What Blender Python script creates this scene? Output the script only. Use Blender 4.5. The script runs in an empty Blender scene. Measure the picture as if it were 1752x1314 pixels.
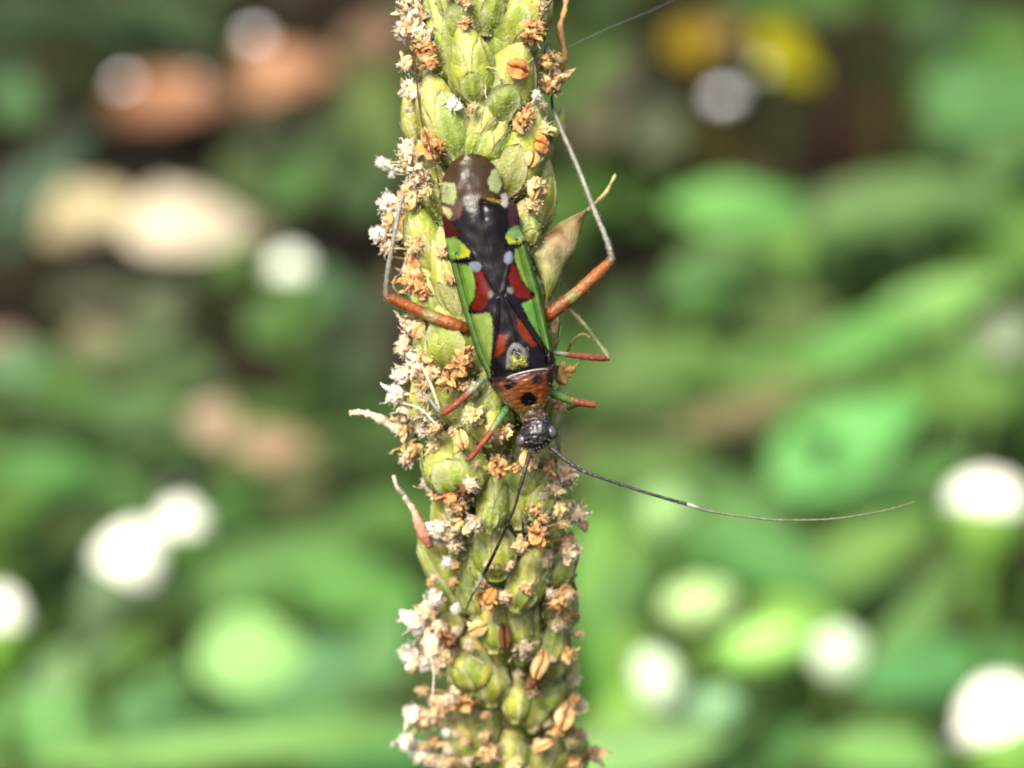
# A slender plant bug, head down, on a seeding plantain spike; shady weeds and leaf litter far behind.
# One Blender unit is one centimetre.
import bpy, math, random
import numpy as np
from mathutils import Vector, Matrix, noise

random.seed(7)
rng = np.random.default_rng(7)
scene = bpy.context.scene
scene.unit_settings.system = 'METRIC'
scene.unit_settings.scale_length = 0.01
COL = scene.collection
rad = math.radians

# ------------------------------------------------------------------ camera
TILT = rad(25.0)          # looking down
DIST = 12.0               # camera to spike, cm
CAMZ = 25.0               # camera height, cm
FIELD = 3.0               # width of the picture at the spike, cm
CAM = Vector((0, -DIST * math.cos(TILT), CAMZ))
FW = Vector((0, math.cos(TILT), -math.sin(TILT)))
UP = Vector((0, math.sin(TILT), math.cos(TILT)))
RT = Vector((1, 0, 0))
K = FIELD / 1752 / DIST
PX = FIELD / 1752         # one picture point at the spike, cm

cd = bpy.data.cameras.new('camera')
cd.sensor_width = 36.0
cd.lens = 36.0 / (FIELD / DIST)
cd.clip_start = 0.5
cd.clip_end = 60000
cd.dof.use_dof = True
cd.dof.focus_distance = DIST - 0.27
APERTURE = 0.19          # lens opening, cm
cd.dof.aperture_fstop = cd.lens * 1e-3 / APERTURE
cam = bpy.data.objects.new('camera', cd)
COL.objects.link(cam)
cam.location = CAM
cam.rotation_euler = (math.pi / 2 - TILT, 0, 0)
scene.camera = cam

# ------------------------------------------------------------------ light
SUN_EL, SUN_AZ = rad(54), rad(-152)     # azimuth from +Y, clockwise
world = bpy.data.worlds.new('World')
scene.world = world
world.use_nodes = True
wn = world.node_tree
sky = wn.nodes.new('ShaderNodeTexSky')
sky.sky_type = 'NISHITA'
sky.sun_disc = False
sky.sun_elevation = SUN_EL
sky.sun_rotation = SUN_AZ
sky.air_density = 1.0
sky.dust_density = 5.0
sky.ozone_density = 0.2
bg = wn.nodes['Background']
wn.links.new(sky.outputs[0], bg.inputs[0])
bg.inputs[1].default_value = 0.11
sl = bpy.data.lights.new('sun', 'SUN')
sl.energy = 3.3
sl.angle = rad(20)
sl.color = (1.0, 0.945, 0.84)
sun = bpy.data.objects.new('sun', sl)
COL.objects.link(sun)
sdir = Vector((math.sin(SUN_AZ) * math.cos(SUN_EL), math.cos(SUN_AZ) * math.cos(SUN_EL), math.sin(SUN_EL)))
sun.rotation_euler = sdir.to_track_quat('Z', 'Y').to_euler()
sun.location = (0, 0, 80)
vs = scene.view_settings
vs.view_transform = 'Standard'
vs.look = 'None'
vs.gamma = 1.0
vs.use_curve_mapping = False
vs.exposure = 1.5
scene.cycles.use_denoising = True
scene.cycles.pixel_filter_type = 'BLACKMAN_HARRIS'
scene.cycles.filter_width = 2.0
scene.cycles.max_bounces = 8
scene.cycles.transparent_max_bounces = 8

# ------------------------------------------------------------------ helpers
EX = 1.55                  # light falling on a face, to turn a seen colour into a surface colour


def lin(r, g, b, k=None):
    k = EX if k is None else k
    o = []
    for c in (r, g, b):
        c /= 255.0
        c = c / 12.92 if c <= 0.04045 else ((c + 0.055) / 1.055) ** 2.4
        o.append(min(0.85, c / k))
    return (o[0], o[1], o[2], 1.0)


def mix(a, b, t):
    return tuple(a[i] * (1 - t) + b[i] * t for i in range(4))


def sm(e0, e1, x):
    t = min(1.0, max(0.0, (x - e0) / (e1 - e0)))
    return t * t * (3 - 2 * t)


def V(px, py, w=0.0):
    """world point on the sight line of a picture point, w cm behind the spike's plane"""
    px, py, w = float(px), float(py), float(w)
    return CAM + (DIST + w) * (FW + (px - 876) * K * RT - (py - 657) * K * UP)


def G(px, py, h=0.0):
    d = FW + (px - 876) * K * RT - (py - 657) * K * UP
    return CAM + d * ((h - CAMZ) / d.z)


def view(x, y, w):
    x, y, w = float(x), float(y), float(w)
    return x * RT + y * UP + w * FW


class MB:
    def __init__(self):
        self.v, self.f, self.c = [], [], []

    def vert(self, p, c):
        self.v.append((p[0], p[1], p[2]))
        self.c.append(c)
        return len(self.v) - 1

    def grid(self, rows, cols, flip=False, close=False):
        base = len(self.v)
        n, m = len(rows), len(rows[0])
        for r, cc in zip(rows, cols):
            for p, c in zip(r, cc):
                self.vert(p, c)
        for i in range(n - 1):
            for j in range(m if close else m - 1):
                a, b = base + i * m + j, base + i * m + (j + 1) % m
                q = (a, b, b + m, a + m)
                self.f.append(q[::-1] if flip else q)
        return base

    def tube(self, pts, radii, cols, seg=8, cap=True):
        pts = [Vector(p) for p in pts]
        n = len(pts)
        rows, cc = [], []
        ref = Vector((0.3, 0.8, 0.5)).normalized()
        for i in range(n):
            t = (pts[min(i + 1, n - 1)] - pts[max(i - 1, 0)]).normalized()
            if abs(t.dot(ref)) > 0.97:
                ref = Vector((1, 0, 0))
            a = (ref - t * ref.dot(t)).normalized()
            ref = a
            b = t.cross(a)
            rows.append([pts[i] + (a * math.cos(2 * math.pi * k / seg) + b * math.sin(2 * math.pi * k / seg)) * radii[i] for k in range(seg)])
            cc.append([cols[i]] * seg)
        base = self.grid(rows, cc, close=True)
        if cap:
            self.f.append(tuple(base + k for k in range(seg))[::-1])
            self.f.append(tuple(base + (n - 1) * seg + k for k in range(seg)))

    def mesh(self, name, mat, smooth=True):
        me = bpy.data.meshes.new(name)
        me.from_pydata(self.v, [], self.f)
        at = me.color_attributes.new('Col', 'FLOAT_COLOR', 'POINT')
        at.data.foreach_set('color', np.array(self.c, dtype=np.float32).ravel())
        me.polygons.foreach_set('use_smooth', [smooth] * len(me.polygons))
        me.materials.append(mat)
        me.update()
        return me

    def build(self, name, mat, parent=None, smooth=True):
        return put(name, self.mesh(name, mat, smooth), parent)


def put(name, data, parent=None, matrix=None):
    o = bpy.data.objects.new(name, data)
    COL.objects.link(o)
    if parent is not None:
        o.parent = parent
    if matrix is not None:
        o.matrix_basis = matrix
    return o


def tag(o, label, cat, group=None, kind=None):
    o['label'] = label
    if cat:
        o['category'] = cat
    if group:
        o['group'] = group
    if kind:
        o['kind'] = kind
    return o


def curve(pts, n):
    """smooth path through points (Catmull-Rom), n samples; works for tuples of any length"""
    P = np.array([tuple(p) for p in pts], dtype=float)
    m = len(P)
    out = []
    for s in np.linspace(0, m - 1, n):
        i = min(int(s), m - 2)
        t = s - i
        p0, p1, p2, p3 = P[max(i - 1, 0)], P[i], P[i + 1], P[min(i + 2, m - 1)]
        out.append(0.5 * ((2 * p1) + (-p0 + p2) * t + (2 * p0 - 5 * p1 + 4 * p2 - p3) * t * t + (-p0 + 3 * p1 - 3 * p2 + p3) * t ** 3))
    return out


def material(name, rough=0.5, spec=0.5, trans=0.0, vary=0.25, nscale=30.0, bump=0.0, bscale=80.0, coat=0.0,
             obj_vary=0.0, specks=0.0, sscale=200.0, stain=0.0, stain_col=(0.30, 0.17, 0.055, 1), stscale=7.0, tint=(1, 1, 1, 1), hue=0.0, sss=0.0):
    m = bpy.data.materials.new(name)
    m.use_nodes = True
    nt = m.node_tree
    N, L = nt.nodes, nt.links
    bs = N['Principled BSDF']
    at = N.new('ShaderNodeVertexColor')
    at.layer_name = 'Col'
    tc = N.new('ShaderNodeTexCoord')
    geo = N.new('ShaderNodeNewGeometry')
    nz = N.new('ShaderNodeTexNoise')
    nz.inputs['Scale'].default_value = nscale
    nz.inputs['Detail'].default_value = 6
    nz.inputs['Roughness'].default_value = 0.65
    L.new(geo.outputs['Position'], nz.inputs['Vector'])
    mr = N.new('ShaderNodeMapRange')
    mr.inputs['From Min'].default_value = 0.28
    mr.inputs['From Max'].default_value = 0.72
    mr.inputs['To Min'].default_value = 1 - vary
    mr.inputs['To Max'].default_value = 1 + vary
    L.new(nz.outputs['Fac'], mr.inputs['Value'])
    val = mr.outputs[0]
    hs = N.new('ShaderNodeHueSaturation')
    L.new(at.outputs['Color'], hs.inputs['Color'])
    if obj_vary or hue:
        oi = N.new('ShaderNodeObjectInfo')
        m2 = N.new('ShaderNodeMapRange')
        m2.inputs['To Min'].default_value = 1 - obj_vary
        m2.inputs['To Max'].default_value = 1 + obj_vary
        L.new(oi.outputs['Random'], m2.inputs['Value'])
        mm = N.new('ShaderNodeMath')
        mm.operation = 'MULTIPLY'
        L.new(val, mm.inputs[0])
        L.new(m2.outputs[0], mm.inputs[1])
        val = mm.outputs[0]
        m3 = N.new('ShaderNodeMapRange')
        m3.inputs['To Min'].default_value = 0.5 - hue
        m3.inputs['To Max'].default_value = 0.5 + hue
        fr = N.new('ShaderNodeMath')
        fr.operation = 'FRACT'
        mu = N.new('ShaderNodeMath')
        mu.operation = 'MULTIPLY'
        mu.inputs[1].default_value = 17.3
        L.new(oi.outputs['Random'], mu.inputs[0])
        L.new(mu.outputs[0], fr.inputs[0])
        L.new(fr.outputs[0], m3.inputs['Value'])
        L.new(m3.outputs[0], hs.inputs['Hue'])
    L.new(val, hs.inputs['Value'])
    colout = hs.outputs[0]
    if specks:
        vo = N.new('ShaderNodeTexNoise')
        vo.inputs['Scale'].default_value = sscale
        vo.inputs['Detail'].default_value = 2
        L.new(geo.outputs['Position'], vo.inputs['Vector'])
        mp = N.new('ShaderNodeMapRange')
        mp.inputs['From Min'].default_value = 0.66
        mp.inputs['From Max'].default_value = 0.74
        mp.inputs['To Max'].default_value = specks
        L.new(vo.outputs['Fac'], mp.inputs['Value'])
        mx = N.new('ShaderNodeMix')
        mx.data_type = 'RGBA'
        mx.inputs['B'].default_value = (0.05, 0.045, 0.02, 1)
        L.new(mp.outputs[0], mx.inputs['Factor'])
        L.new(colout, mx.inputs['A'])
        colout = mx.outputs['Result']
    if stain:
        sn = N.new('ShaderNodeTexNoise')
        sn.inputs['Scale'].default_value = stscale
        sn.inputs['Detail'].default_value = 5
        sn.inputs['Roughness'].default_value = 0.6
        L.new(geo.outputs['Position'], sn.inputs['Vector'])
        sp = N.new('ShaderNodeMapRange')
        sp.inputs['From Min'].default_value = 0.50
        sp.inputs['From Max'].default_value = 0.72
        sp.inputs['To Max'].default_value = stain
        L.new(sn.outputs['Fac'], sp.inputs['Value'])
        sx2 = N.new('ShaderNodeMix')
        sx2.data_type = 'RGBA'
        sx2.inputs['B'].default_value = stain_col
        L.new(sp.outputs[0], sx2.inputs['Factor'])
        L.new(colout, sx2.inputs['A'])
        colout = sx2.outputs['Result']
    L.new(colout, bs.inputs['Base Color'])
    bs.inputs['Roughness'].default_value = rough
    bs.inputs['Specular IOR Level'].default_value = spec
    bs.inputs['Coat Weight'].default_value = coat
    bs.inputs['Coat Roughness'].default_value = 0.12
    if sss:
        bs.inputs['Subsurface Weight'].default_value = sss
        bs.inputs['Subsurface Radius'].default_value = (1.0, 1.0, 0.4)
        bs.inputs['Subsurface Scale'].default_value = 0.03
    if bump:
        bn = N.new('ShaderNodeTexNoise')
        bn.inputs['Scale'].default_value = bscale
        bn.inputs['Detail'].default_value = 4
        L.new(geo.outputs['Position'], bn.inputs['Vector'])
        bu = N.new('ShaderNodeBump')
        bu.inputs['Strength'].default_value = bump
        bu.inputs['Distance'].default_value = 0.01
        L.new(bn.outputs['Fac'], bu.inputs['Height'])
        L.new(bu.outputs[0], bs.inputs['Normal'])
    if trans:
        tr = N.new('ShaderNodeBsdfTranslucent')
        L.new(colout, tr.inputs['Color'])
        ms = N.new('ShaderNodeMixShader')
        ms.inputs[0].default_value = trans
        L.new(bs.outputs[0], ms.inputs[1])
        L.new(tr.outputs[0], ms.inputs[2])
        L.new(ms.outputs[0], N['Material Output'].inputs['Surface'])
    return m


M_SOIL = material('soil', 0.95, 0.05, vary=0.6, nscale=0.6, bump=0.8, bscale=4)
M_LEAF = material('leaf', 0.6, 0.22, trans=0.3, vary=0.3, nscale=1.5, bump=0.2, bscale=6, obj_vary=0.12, hue=0.012)
M_COVER = material('cover_leaf', 0.6, 0.2, trans=0.25, vary=0.25, nscale=1.5)
M_DEAD = material('dead_leaf', 0.8, 0.1, trans=0.1, vary=0.35, nscale=2.0, bump=0.5, bscale=8, obj_vary=0.1)
M_STONE = material('stone', 0.35, 0.6, vary=0.3, nscale=8, bump=0.3, bscale=10)
M_PETAL = material('petal', 0.5, 0.3, trans=0.3, vary=0.05, nscale=4)
M_CAPS = material('capsule_skin', 0.42, 0.4, trans=0.2, vary=0.3, nscale=16, bump=0.45, bscale=110, obj_vary=0.22, hue=0.02, specks=0.75, sscale=75, stain=0.8, stscale=6.0, stain_col=(0.42, 0.27, 0.09, 1))
M_SEPAL = material('sepal_skin', 0.48, 0.35, trans=0.38, vary=0.3, nscale=18, bump=0.45, bscale=120, obj_vary=0.2, hue=0.02, specks=0.5, sscale=80, stain=0.55, stain_col=(0.42, 0.38, 0.24, 1), stscale=9.0)
M_DRY = material('dry_papery', 0.75, 0.2, trans=0.25, vary=0.36, nscale=34, bump=0.7, bscale=90, obj_vary=0.14, hue=0.01)
M_HAIR = material('pale_hair', 0.5, 0.4, trans=0.3, vary=0.1)
M_CUT = material('cuticle', 0.28, 0.4, vary=0.16, nscale=60, bump=0.2, bscale=150, coat=0.08)
M_WING = material('wing_cuticle', 0.27, 0.15, vary=0.3, nscale=30, bump=0.07, bscale=150, coat=0.0)
M_LEG = material('leg_cuticle', 0.32, 0.45, trans=0.22, vary=0.42, nscale=45, bump=0.55, bscale=110)
M_EYE = material('eye', 0.3, 0.45, vary=0.2, nscale=120, bump=.15, bscale=300)
M_SILK = material('silk', 0.3, 0.5, trans=0.3, vary=0.05)

# ------------------------------------------------------------------ ground
fine = np.concatenate([-np.geomspace(30000, 130, 14), np.linspace(-120, 120, 121), np.geomspace(130, 30000, 14)])
mb = MB()
rows, cc = [], []
for y in fine:
    r, c = [], []
    for x in fine:
        h = 0.0
        if abs(x) < 125 and abs(y - 40) < 170:
            h = 0.9 * noise.fractal(Vector((x * 0.06, y * 0.06, 0)), 1.0, 2.0, 4) - 0.3
        r.append((x, y, h))
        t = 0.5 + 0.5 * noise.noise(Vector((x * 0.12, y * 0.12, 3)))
        c.append(mix((0.005, 0.004, 0.002, 1), (0.016, 0.0115, 0.006, 1), t))  # soil kept very dark in place of shade on the far ground
    rows.append(r)
    cc.append(c)
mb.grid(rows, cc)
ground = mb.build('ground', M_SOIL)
ground['kind'] = 'structure'
ground['label'] = 'bare soil under the weeds, shade put into its dark colour'


def ground_z(x, y):
    if abs(x) < 125 and abs(y - 40) < 170:
        return 0.9 * noise.fractal(Vector((x * 0.06, y * 0.06, 0)), 1.0, 2.0, 4) - 0.3
    return 0.0


# ------------------------------------------------------------------ plantain spike
SP_Y = [-900, -300, -150, 0, 300, 500, 700, 790, 870, 1000, 1150, 1314, 1500]
SP_X = [805, 808, 812, 815, 822, 827, 834, 848, 862, 866, 872, 885, 902]
SW_Y = [-900, 560, 700, 900, 1100, 1314, 1500]
SW_W = [0.0, 0.0, 0.04, 0.22, 0.52, 0.86, 1.2]
RPX = 108.0
RCM = RPX * PX


def sx(y):
    return float(np.interp(y, SP_Y, SP_X))


def sw(y):
    return float(np.interp(y, SW_Y, SW_W))


def spine(y):
    return V(sx(y), y, sw(y))


stem_foot = Vector((0.6, 3.2, 0.0))
stem_foot.z = ground_z(stem_foot.x, stem_foot.y) - 0.2
spike = bpy.data.objects.new('plantain_spike', None)
COL.objects.link(spike)
spike.location = stem_foot
tag(spike, 'upright seeding plantain spike with green capsules and withered brown flowers', 'flower spike')
O = stem_foot

mb = MB()
pts = [spine(y) for y in np.linspace(-900, 1500, 50)]
rr = [0.045 + 0.06 * min(1, (i + 2) / 12) for i in range(50)]
low = spine(1500)
tail = curve([low, low + (low - spine(1350)) * 2.0 + Vector((0, 0, -1.2)), Vector((0.35, 2.6, 8)), Vector((0.5, 3.0, 3.5)), stem_foot], 40)
pts += [Vector(p) for p in tail[1:]]
rr += [0.105 + 0.03 * i / 39 for i in range(1, 40)]
g1, g2 = lin(120, 150, 40), lin(105, 140, 45)
mb.tube([p - O for p in pts], rr, [mix(g1, g2, random.random()) for _ in pts], 14)
mb.build('stem', M_CAPS, spike)

C_GREEN = lin(168, 182, 66)
C_DEEP = lin(132, 152, 38)
C_PALE = lin(212, 214, 130)
C_EDGE = lin(226, 224, 176)
C_PINK = lin(190, 165, 140)


def capsule_mesh(seed):
    r = random.Random(seed)
    mb = MB()
    n, m = 13, 20
    rows, cc = [], []
    fat = r.uniform(0.36, 0.46)
    for i in range(n):
        t = i / (n - 1)
        prof = 0.5 * (math.sin(math.pi * t ** (0.72)) ** 0.72) if 0 < t < 1 else 0.03
        prof = max(prof, 0.03)
        row, col = [], []
        for k in range(m):
            a = 2 * math.pi * k / m           # angle 0 = outward (+Y)
            w = prof * (1 + 0.04 * math.cos(3 * a + seed) + 0.03 * r.uniform(-1, 1))
            keel = math.exp(-(min(a, 2 * math.pi - a) / 0.28) ** 2)
            w *= 1 + 0.05 * keel + 0.16 * noise.fractal(Vector((math.sin(a) * 1.4 + seed * 3.3, math.cos(a) * 1.4, t * 3.0)), 1, 2, 3)
            row.append((w * math.sin(a), w * math.cos(a), t - 0.5))
            c = mix(C_DEEP, C_GREEN, sm(0.0, 0.35, t))
            c = mix(c, C_PALE, 0.55 * keel * sm(0.25, 0.6, t) + 0.3 * sm(0.55, 0.95, t))
            c = mix(c, C_PINK, 0.55 * sm(0.82, 1.0, t))
            col.append(c)
        rows.append(row)
        cc.append(col)
    mb.grid(rows, cc, close=True, flip=True)
    return mb.mesh('seed_capsule', M_CAPS)


def sepal_mesh(seed, ang, spread, top, keeled, off):
    """boat-shaped scale hugging a capsule: green keel, papery pale margins, real thickness"""
    r = random.Random(seed)
    mb = MB()
    n, m = 11, 11
    outer, inner, cc = [], [], []
    for i in range(n):
        t = i / (n - 1)
        z = -0.54 + (top + 0.54) * t
        tt = min(1, max(0, z + 0.5))
        prof = 0.5 * (math.sin(math.pi * max(0.02, min(0.97, tt)) ** 0.72) ** 0.72)
        prof = max(prof, 0.10) + off + 0.07 * t ** 3
        half = spread * (math.sin(math.pi * (0.12 + 0.88 * (1 - t) ** 0.8 * 0.62)) if t < 0.999 else 0.04)
        half = max(half, 0.05) * (1 + 0.06 * r.uniform(-1, 1))
        ro, ri, co = [], [], []
        for k in range(m):
            s = -1 + 2 * k / (m - 1)
            a = ang + s * half
            bulge = keeled * math.exp(-(s / 0.22) ** 2)
            flare = 0.025 * abs(s) ** 3 * r.uniform(0.2, 1.4)
            w = prof + bulge + flare + 0.05 * noise.fractal(Vector((s * 1.5 + seed * 2.7, t * 3, seed)), 1, 2, 3)
            ro.append((w * math.sin(a), w * math.cos(a), z))
            ri.append(((w - 0.022) * math.sin(a), (w - 0.022) * math.cos(a), z))
            c = mix(C_GREEN, C_DEEP, 0.5 * (1 - t))
            c = mix(c, C_EDGE, sm(0.35, 1.0, abs(s)) * 0.6)
            c = mix(c, C_PALE, 0.5 * math.exp(-(s / 0.15) ** 2))
            c = mix(c, C_EDGE, 0.5 * sm(0.8, 1, t))
            co.append(c)
        outer.append(ro)
        inner.append(ri)
        cc.append(co)
    mb.grid(outer, cc, flip=True)
    mb.grid(inner, cc)
    # rim
    b0, b1 = 0, n * m
    ring = [k for k in range(m)] + [i * m + m - 1 for i in range(1, n)] + [(n - 1) * m + k for k in range(m - 2, -1, -1)] + [i * m for i in range(n - 2, 0, -1)]
    for q in range(len(ring)):
        a, b = ring[q], ring[(q + 1) % len(ring)]
        mb.f.append((b0 + a, b1 + a, b1 + b, b0 + b))
    return mb.mesh('sepal', M_SEPAL)


CAPS = [capsule_mesh(s) for s in range(8)]
SEPL = [sepal_mesh(10 + s, -0.95 + 0.1 * s, 0.75, 0.10 + 0.08 * s, 0.012, 0.02) for s in range(4)]
SEPR = [sepal_mesh(20 + s, 0.95 - 0.1 * s, 0.75, 0.10 + 0.08 * s, 0.012, 0.02) for s in range(4)]
BRACT = [sepal_mesh(30 + s, 0.12 * (s - 1), 0.50 + 0.05 * s, -0.22 + 0.12 * s, 0.035, 0.045) for s in range(3)]


def frame_at(px, py, tilt, lift, lean, rscale=1.0, ang=None):
    """matrix basis on the spike's surface; tilt from upright in the picture, lean outwards"""
    if ang is None:
        u = max(-1.0, min(1.0, (px - sx(py)) / (RPX * rscale)))
        nz = math.sqrt(max(0.0, 1 - u * u))
        pos = V(px, py, sw(py) - nz * RCM * rscale + lift)
    else:
        u, nz = math.sin(ang), math.cos(ang)
        pos = spine(py) + view(u, 0, -nz) * (RCM * rscale)
    nrm = view(u, 0, -nz)
    t = view(math.sin(tilt), math.cos(tilt), 0)
    z = (t + nrm * lean).normalized()
    y = (nrm - z * nrm.dot(z)).normalized()
    x = y.cross(z)
    return pos, x, y, z


def mat_from(pos, x, y, z, sx_, sy_, sz_):
    return Matrix(((x.x * sx_, y.x * sy_, z.x * sz_, pos.x), (x.y * sx_, y.y * sy_, z.y * sz_, pos.y),
                   (x.z * sx_, y.z * sy_, z.z * sz_, pos.z), (0, 0, 0, 1)))


def capsule(px, py, wpx, lpx, tilt=0, lift=0.0, lean=0.22, ang=None, rscale=1.0, sepals=True, bract=None):
    pos, x, y, z = frame_at(px, py, rad(tilt), lift, lean, rscale, ang)
    spin = random.uniform(-0.25, 0.25)
    x, y = x * math.cos(spin) + y * math.sin(spin), y * math.cos(spin) - x * math.sin(spin)
    o = put('seed_capsule', random.choice(CAPS), spike, mat_from(pos - O, x, y, z, wpx * PX, wpx * PX * 0.85, lpx * PX))
    if sepals:
        put('sepal', random.choice(SEPL), o)
        put('sepal', random.choice(SEPR), o)
        if bract is not None or random.random() < 0.35:
            put('bract', BRACT[random.randrange(3)] if bract is None else BRACT[bract], o)
    return o


# the spiral of capsules all round the spike
i = 0
y = -760.0
while y < 1560:
    ang = (i * 137.508) % 360
    top = min(1.0, (y + 900) / 500)
    capsule(0, y + random.uniform(-6, 6), random.uniform(60, 92) * (0.6 + 0.4 * top), random.uniform(100, 145) * (0.6 + 0.4 * top),
            random.uniform(-16, 16), 0, 0.26, ang=rad(ang), rscale=random.uniform(0.72, 0.90) * (0.6 + 0.4 * top))
    y += 16.5
    i += 1

# those that show in front, one by one
FRONT = [
    (804, 104, 76, 144, -8, -.02, 1), (755, 195, 84, 160, -12, 0, 0), (866, 140, 96, 165, 20, .02, 2), (890, 22, 110, 150, 12, .02, 1), (757, 40, 66, 150, -6, .02, 0),
    (838, -10, 70, 130, 4, 0, 2), (826, 214, 54, 118, 20, .02, 1), (846, 240, 60, 84, 25, .02, 0), (893, 262, 84, 160, 14, 0, 0), (704, 205, 40, 96, -6, .03, 2),
    (955, 212, 26, 62, 8, .04, 2), (724, 405, 74, 150, -10, -.01, 1), (764, 478, 50, 140, -14, -.03, 2), (738, 512, 84, 120, -10, .01, 0), (764, 575, 100, 120, -6, .0, 0),
    (902, 388, 48, 66, 4, -.02, 2), (920, 340, 70, 140, 8, .03, 1), (930, 560, 60, 130, 4, .04, 1), (932, 470, 62, 120, 6, .04, 1), (735, 300, 76, 130, -8, .03, 0),
    (764, 790, 98, 118, -6, -.01, 0), (730, 690, 70, 120, -10, .03, 1), (835, 675, 60, 120, 8, .02, 2), (950, 702, 32, 90, 2, .03, 2), (908, 800, 70, 110, 8, .04, 1),
    (846, 852, 72, 132, 4, -.01, 1), (928, 840, 84, 126, 8, 0, 0), (750, 955, 82, 156, -22, -.02, 0), (905, 985, 82, 156, 18, -.01, 1), (818, 955, 54, 110, 4, 0, 2),
    (962, 960, 70, 120, 10, .03, 1), (806, 1132, 110, 130, 0, -.01, 2), (846, 1060, 76, 130, 6, .0, 2), (796, 1258, 68, 130, -8, -.01, 1), (886, 1192, 62, 114, 6, -.01, 0),
    (932, 1178, 92, 116, 14, 0, 0), (950, 1085, 66, 130, 8, .0, 1), (972, 1172, 48, 116, 6, .03, 2), (938, 1290, 84, 116, 12, 0, 1), (842, 1220, 40, 170, 2, .03, 2),
    (990, 1290, 54, 110, 8, .03, 2), (860, 1330, 90, 130, 0, 0, 1), (770, 1050, 70, 120, -10, .03, 1), (905, 1085, 60, 120, 6, .01, 1),
]
for (px, py, w, l, ti, li, br) in FRONT:
    if py > 800:
        w, l, ti, li = w * random.uniform(.72, .92), l * random.uniform(.74, .95), ti + random.uniform(-8, 8), li + random.uniform(0, .03)
    capsule(px, py, w, l, ti, li, 0.16, bract=br if br != 0 else None)

# ---- withered flowers, anthers, bristles
TONES = {
    'O': (lin(160, 92, 32, 1.4), lin(212, 148, 76, 1.4), lin(236, 194, 132, 1.35)),
    'C': (lin(196, 148, 88, 1.4), lin(228, 194, 144, 1.35), lin(248, 230, 198, 1.25)),
    'W': (lin(214, 180, 130, 1.3), lin(240, 218, 182, 1.25), lin(255, 248, 232, 1.1)),
    'T': (lin(180, 130, 70, 1.4), lin(222, 182, 120, 1.35), lin(240, 214, 164, 1.3)),
    'B': (lin(70, 40, 22), lin(118, 74, 42), lin(160, 112, 76)),
    'G': (lin(150, 124, 84, 1.4), lin(192, 172, 130, 1.4), lin(222, 208, 174, 1.3)),
    'Y': (lin(190, 156, 76, 1.4), lin(226, 202, 124, 1.35), lin(242, 226, 168, 1.3)),
}


def petal_mesh(tone, seed, curl):
    r = random.Random(seed)
    d, mdl, e = TONES[tone]
    mb = MB()
    n, m = 7, 5
    up_, dn, cc = [], [], []
    for i in range(n):
        t = i / (n - 1)
        half = 0.34 * math.sin(math.pi * (0.16 + 0.80 * t)) ** 0.8 + 0.02
        ro, ri, co = [], [], []
        for k in range(m):
            s = -1 + 2 * k / (m - 1)
            zz = 0.12 + curl * t * t * 0.6 + 0.10 * s * s + 0.24 * noise.noise(Vector((t * 3 + seed * 3.1, s * 1.6, seed)))
            p = Vector((t * 0.9 + 0.09 * r.uniform(-1, 1), s * half * (0.75 + 0.35 * math.sin(seed * 2.1)) + 0.10 * noise.noise(Vector((t * 4, s, seed * 7.7))) + 0.05 * r.uniform(-1, 1), zz))
            ro.append(p)
            ri.append(p - Vector((0, 0, 0.035)))
            c = mix(mix(d, mdl, sm(0.1, 0.6, t)), e, max(sm(0.6, 1, abs(s)) * 0.8, sm(0.75, 1, t) * 0.7))
            co.append(c)
        up_.append(ro)
        dn.append(ri)
        cc.append(co)
    mb.grid(up_, cc)
    mb.grid(dn, cc, flip=True)
    ring = [k for k in range(m)] + [q * m + m - 1 for q in range(1, n)] + [(n - 1) * m + k for k in range(m - 2, -1, -1)] + [q * m for q in range(n - 2, 0, -1)]
    for q in range(len(ring)):
        a, b = ring[q], ring[(q + 1) % len(ring)]
        mb.f.append((a, n * m + a, n * m + b, b))
    return mb.mesh('petal', M_DRY)


def knob_mesh(tone, seed):
    """crumpled dry core of a withered flower"""
    d, mdl, e = TONES[tone]
    mb = MB()
    n, m = 11, 16
    rows, cc = [], []
    for i in range(n):
        t = i / (n - 1)
        ph = math.pi * t
        ro, co = [], []
        for k in range(m):
            a = 2 * math.pi * k / m
            q = Vector((math.sin(ph) * math.cos(a), math.sin(ph) * math.sin(a), math.cos(ph)))
            nn = noise.fractal(q * 2.6 + Vector((seed * 5.7, 0, 0)), 0.8, 2.0, 4)
            rr_ = 0.42 * (1 + 0.8 * nn)
            ro.append(q * max(0.12, rr_))
            co.append(mix(d, e, sm(-0.35, 0.45, nn)))
        rows.append(ro)
        cc.append(co)
    mb.grid(rows, cc, close=True, flip=True)
    return mb.mesh('withered_flower', M_DRY)


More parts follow.
